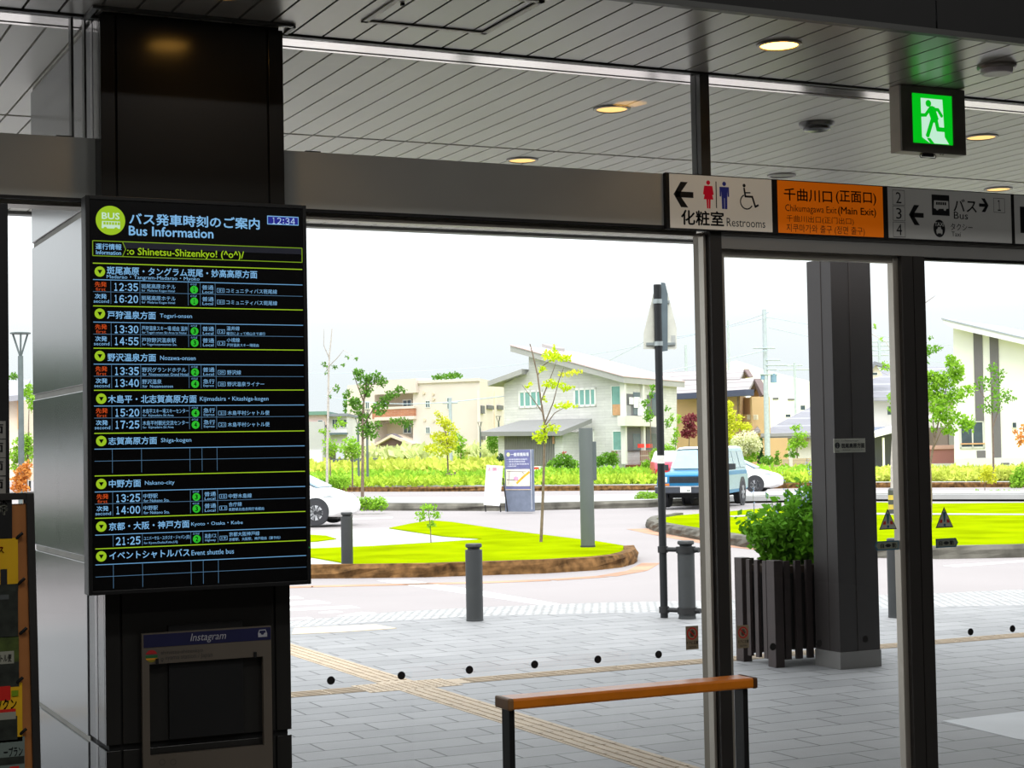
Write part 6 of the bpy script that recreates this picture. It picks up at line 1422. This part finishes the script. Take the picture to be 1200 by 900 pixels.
# --- brown house
J = lambda x, y: (770+x*.2, 420+y*.2)
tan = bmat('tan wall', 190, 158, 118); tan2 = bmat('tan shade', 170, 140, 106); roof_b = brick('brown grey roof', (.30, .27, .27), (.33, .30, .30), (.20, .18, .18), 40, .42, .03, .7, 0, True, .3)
Pb = plane_px(792, 121, 884, 114); t = thing('brown_house', 'tan house with a mauve-brown gabled tile roof right of the grey house', 'house', tuple(Pb.pt(Pb.uv(840, 550)[0], .2, 0)))
cb_ = at(881, HOR(881), 114); eb = at(897, HOR(897), 122); sdb = Vector((eb.x-cb_.x, eb.y-cb_.y, 0)).normalized()
vol(t, 'wall', Pb, [J(*q) for q in ((100, 760), (100, 218), (486, 218), (486, 760))], tan, 3.2, sdb)
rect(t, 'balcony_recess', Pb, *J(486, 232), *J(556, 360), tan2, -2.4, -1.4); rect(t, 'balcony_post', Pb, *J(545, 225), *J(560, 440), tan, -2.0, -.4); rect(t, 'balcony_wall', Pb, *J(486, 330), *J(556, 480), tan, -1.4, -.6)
m = MB(); 
for k in range(9): a = Pb.uv(*J(494+k*7, 330)); b = Pb.uv(*J(497+k*7, 360)); m.wall(Pb, [(a[0], b[1]), (b[0], b[1]), (b[0], a[1]), (a[0], a[1])], -.6, -.5)
m.build('balcony_rail', mat('rail cream', L(206, 196, 176)[:3], .7), t)
def sheet3(t, name, pts, th, m_):
    m = MB().prism(pts, (0, 0, -th)); m.build(name, m_, t)
def pj(f, x, y, P, d): return P.pt(*P.uv(*f(x, y), d), d)
e1, e2 = Pb.uv(*J(40, 205)), Pb.uv(*J(524, 205)); r1, r2 = Pb.uv(*J(40, 76)), Pb.uv(*J(572, 118))
sheet3(t, 'roof', [pj(J, 40, 205, Pb, .9), pj(J, 524, 205, Pb, .9), pj(J, 572, 118, Pb, -2.6), pj(J, 40, 122, Pb, -2.6)], .2, roof_b)
u1, z1 = Pb.uv(*J(512, 66)); u0, _ = Pb.uv(*J(20, 80)); u2, z2 = Pb.uv(*J(572, 118)); z3 = Pb.uv(*J(480, 120))[1]
sheet3(t, 'roof', [pj(J, 20, 126, Pb, -2.3), pj(J, 485, 121, Pb, -2.3), pj(J, 512, 66, Pb, -5), pj(J, 20, 80, Pb, -5)], .2, roof_b)
m = MB(); m.wp(Pb, [J(*_q) for _q in ((524, 205), (570, 118), (618, 214), (600, 226), (568, 140), (536, 206))], -2.8, -2.2); m.build('bargeboard', bmat('barge brown', 120, 104, 104), t)
m = MB(); m.wp(Pb, [J(*_q) for _q in ((530, 210), (568, 136), (606, 222), (556, 226))], -3.0, -2.7); m.build('gable_wall', mat('gable tan', L(206, 170, 124)[:3], .8), t)
m = MB(); m.wp(Pb, [J(*_q) for _q in ((490, 118), (512, 68), (536, 110))], -5.4, -5.0); m.build('upper_gable', bmat('gable pale', 200, 180, 150), t)
m = MB(); m.wp(Pb, [J(*_q) for _q in ((480, 116), (512, 62), (540, 108), (532, 112), (512, 76), (490, 120))], -5.0, -4.6); m.build('bargeboard', bmat('barge brown', 120, 104, 104), t)
rect(t, 'gutter', Pb, *J(114, 206), *J(522, 218), bmat('gutter blue', 66, 72, 96), .3, 1.0); rect(t, 'wall', Pb, *J(486, 470), *J(560, 760), tan, -4, -.7)
m = MB(); a = Pb.uv(*J(480, 220)); b = Pb.uv(*J(480, 520)); m.tube([Pb.pt(a[0], a[1], .1), Pb.pt(b[0], b[1], .1)], .06, 6); m.build('downpipe', mat('pipe', L(120, 100, 84)[:3], .6), t)
sheet3(t, 'lower_roof', [pj(J, 560, 440, Pb, .2), pj(J, 606, 420, Pb, .2), pj(J, 568, 372, Pb, -2), pj(J, 540, 390, Pb, -2)], .15, roof_b)
# --- white warehouse behind
Pww = plane_px(850, 195, 960, 195); t = thing('white_warehouse', 'big plain white building with a sloping roofline behind the utility pole', 'building', tuple(Pww.pt(Pww.uv(910, 540)[0], .2, 0)))
vol(t, 'wall', Pww, [J(*q) for q in ((430, 640), (430, 20), (470, 14), (640, 70), (960, 150), (1000, 640))], bmat('warehouse white', 224, 222, 218), 12)
for x0, y0, x1, y1 in ((838, 274, 870, 304), (750, 326, 784, 346)): window(t, Pww, *J(x0, y0), *J(x1, y1), dkg, (), fw=.15)
for x0, y0, x1, y1 in ((678, 230, 712, 240), (766, 236, 804, 244)): rect(t, 'vent', Pww, *J(x0, y0), *J(x1, y1), dkr, 0, .1)
# --- grey-roofed low house
Pk = plane_px(888, 124, 960, 124); t = thing('grey_roof_house', 'white low house with a broad slate grey roof right of the utility pole', 'house', tuple(Pk.pt(Pk.uv(920, 545)[0], .2, 0)))
vol(t, 'wall', Pk, [J(*q) for q in ((640, 700), (640, 440), (1000, 440), (1000, 700))], bmat('house white', 214, 212, 212), 9)
slate_r = brick('slate roof', (.20, .20, .23), (.22, .22, .25), (.30, .30, .33), 40, .55, .05, .6, 0, True, .3)
m = MB().prism([pj(J, 588, 446, Pk, .8), pj(J, 1010, 446, Pk, .8), pj(J, 1010, 232, Pk, -4.2), pj(J, 896, 284, Pk, -3.4)], (0, 0, -.25)); m.build('roof', slate_r, t)
rect(t, 'eave', Pk, *J(588, 440), *J(1005, 452), bmat('eave grey', 150, 150, 156), .5, .85); rect(t, 'beige_band', Pk, *J(640, 452), *J(890, 484), bmat('band beige', 190, 176, 168), .0, .1)
# --- tan block garden wall
Pm = plane_px(890, 97, 950, 96); t = thing('block_wall', 'low tan concrete block garden wall behind the white car', 'wall', tuple(Pm.pt(Pm.uv(920, 550)[0], .2, 0)))
bw_ = brick('tan blocks', (.44, .34, .24), (.40, .31, .22), (.30, .24, .18), .4, .2, .015, .8, .5, True)
for x0, y0, x1, y1 in ((608, 628, 732, 700), (734, 590, 772, 700), (794, 586, 900, 700)): rect(t, 'wall_section' if x0 != 734 else 'gate_pier', Pm, *J(x0, y0), *J(x1, y1), bw_, -.2, 0)
# --- utility pole and wires
up = at(900, 555, 112); t = thing('utility_pole', 'pale concrete utility pole with two transformers', 'utility pole', (up.x, up.y, .2))
pole_m = mat('pole concrete', L(168, 178, 184)[:3], .8); zt = at(901, 362, 112).z
MB().tube([(up.x, up.y, .2), (up.x, up.y, zt)], [.2, .13], 12).build('pole', pole_m, t, 40)
Pu = Plane((up.x, up.y), (RT0.x, RT0.y))
for x0, y0, x1, y1 in ((664, 90, 702, 142), (606, 92, 634, 124)):
    u0, z1 = Pu.uv(*J(x0, y0)); u1, z0 = Pu.uv(*J(x1, y1)); c = Pu.pt((u0+u1)/2, 0, 0); MB().lathe([((u1-u0)/2, z0), ((u1-u0)/2, z1)], (c.x, c.y, 0), 16).build('transformer', mat('transformer grey', L(120, 150, 172)[:3], .5, .2), t, 40)
for x0, x1, y in ((600, 706, 94), (636, 760, 40), (640, 700, 66), (560, 690, -60), (636, 720, 10)):
    a = Pu.uv(*J(x0, y)); b = Pu.uv(*J(x1, y)); MB().tube([Pu.pt(*a, .15), Pu.pt(*b, .15)], .05, 6).build('cross_arm', pole_m, t)
def mast(x, y0, y1, dep, label, arms=()):
    b = at(x, y0, dep); p2 = at(x, y1, dep); t = thing('utility_pole', label, 'utility pole', (b.x, b.y, .2)); MB().tube([(b.x, b.y, .2), (b.x, b.y, p2.z)], .12, 8).build('pole', pole_m, t)
    for y, w in arms: z = at(x, y, dep).z; MB().tube([Vector((b.x, b.y, z))-RT0*w, Vector((b.x, b.y, z))+RT0*w], .06, 6).build('cross_arm', pole_m, t)
mast(934, 545, 425, 170, 'thin far utility pole right of the transformer pole', ((428, .8), (433, 1.6)))
mast(1034, 545, 398, 150, 'thin utility pole over the grey roof between outer pillar and upright', ((400, 1.0), (405, 1.6), (410, 1.2), (416, .8)))
mast(857, 545, 375, 175, 'thin far pole rising over the brown house roof', ())
mast(806.5, 545, 404, 150, 'thin pole just right of the black sign pole, over the far roof', ())
mast(529, 560, 466, 112, 'slim lamp-armed utility pole before the cream apartments', ((472, .5),))
wire_m = mat('wire', L(176, 192, 204)[:3], .7)
def wire(pts, dep, label, r=.022):
    P_ = [at(x, y, d_) for (x, y), d_ in zip(pts, dep)]; out = []
    for a, b in zip(P_[:-1], P_[1:]):
        for k in range(12): f = k/12; out.append(a.lerp(b, f)-Vector((0, 0, 1))*4*f*(1-f)*.35)
    out.append(P_[-1]); o = MB().tube(out, r, 5).build('power_line', wire_m); tag(o, label, 'power line', 'thin power lines')
wire([(380, 464), (530, 471), (900, 410)], (140, 114, 112), 'thin cable from the lamp-armed pole across to the transformer pole', .03)
wire([(300, 436), (600, 428), (901, 372)], (170, 150, 112), 'upper thin power line crossing the sky to the transformer pole')
wire([(901, 372), (1200, 412)], (112, 190), 'thin power line from the transformer pole to the right')
wire([(901, 384), (1250, 446)], (112, 170), 'lower thin power line from the transformer pole to the right')
wire([(901, 366), (760, 398), (600, 470)], (112, 130, 165), 'thin sloping power line over the grey house roof')
# --- house behind the upright, right
V = lambda x, y: (1005+x*.26678, 360+y*.26667)
Pv = plane_px(1012, 118, 1105, 118); t = thing('slate_roof_house', 'pale house with a slate grey roof and white carport, right of the outer pillar', 'house', tuple(Pv.pt(Pv.uv(1040, 545)[0], .2, 0)))
vol(t, 'wall', Pv, [V(*q) for q in ((10, 700), (10, 395), (470, 395), (470, 700))], bmat('house pale', 206, 202, 198), 9)
q = [Pv.uv(*V(*p)) for p in ((20, 396), (470, 396), (440, 262), (50, 262))]
MB().prism([pj(V, 20, 396, Pv, .8), pj(V, 470, 396, Pv, .8), pj(V, 440, 262, Pv, -4), pj(V, 50, 262, Pv, -4)], (0, 0, -.25)).build('roof', slate_r, t)
m = MB(); m.wp(Pv, [V(*_q) for _q in ((20, 330), (75, 242), (110, 300))], .0, .6); m.build('dormer_gable', bmat('gable beige', 206, 196, 180), t)
m = MB(); m.wp(Pv, [V(*_q) for _q in ((20, 316), (75, 238), (170, 262), (160, 275), (80, 254), (26, 330))], .2, .9); m.build('dormer_roof', bmat('dormer slate', 120, 122, 132), t)
window(t, Pv, *V(62, 286), *V(88, 300), dkg, (), fw=.1, d=.6); window(t, Pv, *V(128, 434), *V(150, 474), dkg, (), fw=.1)
rect(t, 'canopy_band', Pv, *V(10, 528), *V(190, 556), bmat('canopy blue grey', 130, 138, 156), 0, 1.2)
rect(t, 'dark_wall', Pv, *V(60, 555), *V(470, 700), bmat('carport dark', 96, 96, 108), .0, .3); rect(t, 'slatted_fence', Pv, *V(300, 530), *V(400, 610), bmat('fence brown grey', 112, 98, 98), .3, .4); rect(t, 'pale_panel', Pv, *V(400, 540), *V(436, 610), bmat('panel grey', 120, 118, 118), .3, .5)
m = MB(); m.wp(Pv, [V(*_q) for _q in ((40, 565), (180, 522), (400, 462), (404, 480), (180, 545), (50, 580))], 1.2, 4.5); m.build('carport_roof', white_frame, t)
m = MB(); 
for p0, p1 in (((55, 575), (57, 690)), ((135, 580), (143, 700))): a, b = Pv.uv(*V(*p0)), Pv.uv(*V(*p1)); m.tube([Pv.pt(*a, 4.2), Pv.pt(b[0], .2, 4.2)], .08, 8)
m.build('carport_post', white_frame, t)
# red-brown storage box
Px = plane_px(1085, 100, 1128, 100); t = thing('storage_box', 'red-brown storage shed box before the pale house, left of the white modern house', 'shed', tuple(Px.pt(Px.uv(1108, 545)[0], .2, 0)))
rect(t, 'box', Px, *V(300, 618), *V(462, 688), bmat('rust red', 150, 100, 100), -2, 0); rect(t, 'lid', Px, *V(296, 608), *V(466, 622), bmat('rust lid', 190, 150, 144), -2.1, .1); rect(t, 'plinth', Px, *V(296, 688), *V(466, 720), bmat('plinth', 206, 206, 202), -2.1, .1)
# --- white modern house
Pz = plane_px(1117, 96, 1260, 92); t = thing('white_modern_house', 'white modern house with a sloping roof and two dark vertical stripes', 'house', tuple(Pz.pt(Pz.uv(1160, 550)[0], .2, 0)))
vol(t, 'wall', Pz, [V(*q) for q in ((425, 720), (420, 90), (1000, 222), (1000, 720))], bmat('modern white', 220, 219, 213), 9)
m = MB(); m.wp(Pz, [V(*_q) for _q in ((370, 50), (1000, 200), (1000, 226), (420, 92), (380, 70))], -9.5, .8); m.build('roof', bmat('modern roof white', 222, 222, 226), t)
m = MB(); m.wp(Pz, [V(*_q) for _q in ((368, 47), (1000, 196), (1000, 203), (368, 53))], -9.6, .85); m.build('roof_edge', bmat('modern roof edge', 150, 156, 164), t)
stripe = bmat('stripe grey', 104, 100, 104)
for q in (((509, 110), (548, 120), (556, 500), (520, 500)), ((524, 630), (562, 630), (563, 664), (526, 664)), ((580, 127), (618, 137), (632, 664), (594, 664))):
    m = MB(); m.wall(Pz, [Pz.uv(*V(*p)) for p in q], .0, .06); m.build('dark_stripe', stripe, t)
window(t, Pz, *V(448, 500), *V(560, 620), dkg, (.52,), fw=.1, frame=bmat('pale frame', 190, 190, 186)); rect(t, 'window_rail', Pz, *V(452, 598), *V(558, 602), mat('orange rail', (0, 0, 0)), .06, .1)
window(t, Pz, *V(518, 310), *V(552, 356), dkg, (), fw=.1); window(t, Pz, *V(680, 506), *V(700, 530), dkg, (), fw=.1)
rect(t, 'plinth', Pz, *V(425, 664), *V(760, 720), bmat('plinth grey', 200, 200, 198), .0, .12); rect(t, 'vent', Pz, *V(630, 684), *V(666, 691), dkr, .13, .16)
# building in the left gap
Py = plane_px(-20, 92, 60, 92); t = thing('tan_house', 'tan house with a grey roof in the gap left of the pillar', 'house', tuple(Py.pt(Py.uv(20, 560)[0], .2, 0)))
Q = lambda x, y: (x*.2555, 370+y*.2555)
vol(t, 'wall', Py, [Q(*p) for p in ((-120, 760), (-120, 384), (84, 384), (84, 760))], bmat('tan pale wall', 222, 206, 186), 8)
MB().prism([pj(Q, -140, 384, Py, .8), pj(Q, 100, 362, Py, .8), pj(Q, 140, 292, Py, -3), pj(Q, -140, 310, Py, -3)], (0, 0, -.3)).build('roof', bmat('gap roof grey', 150, 150, 156), t)
rect(t, 'orange_sign_band', Py, *Q(80, 384), *Q(92, 520), mat('map orange', (0, 0, 0)), .05, .15)
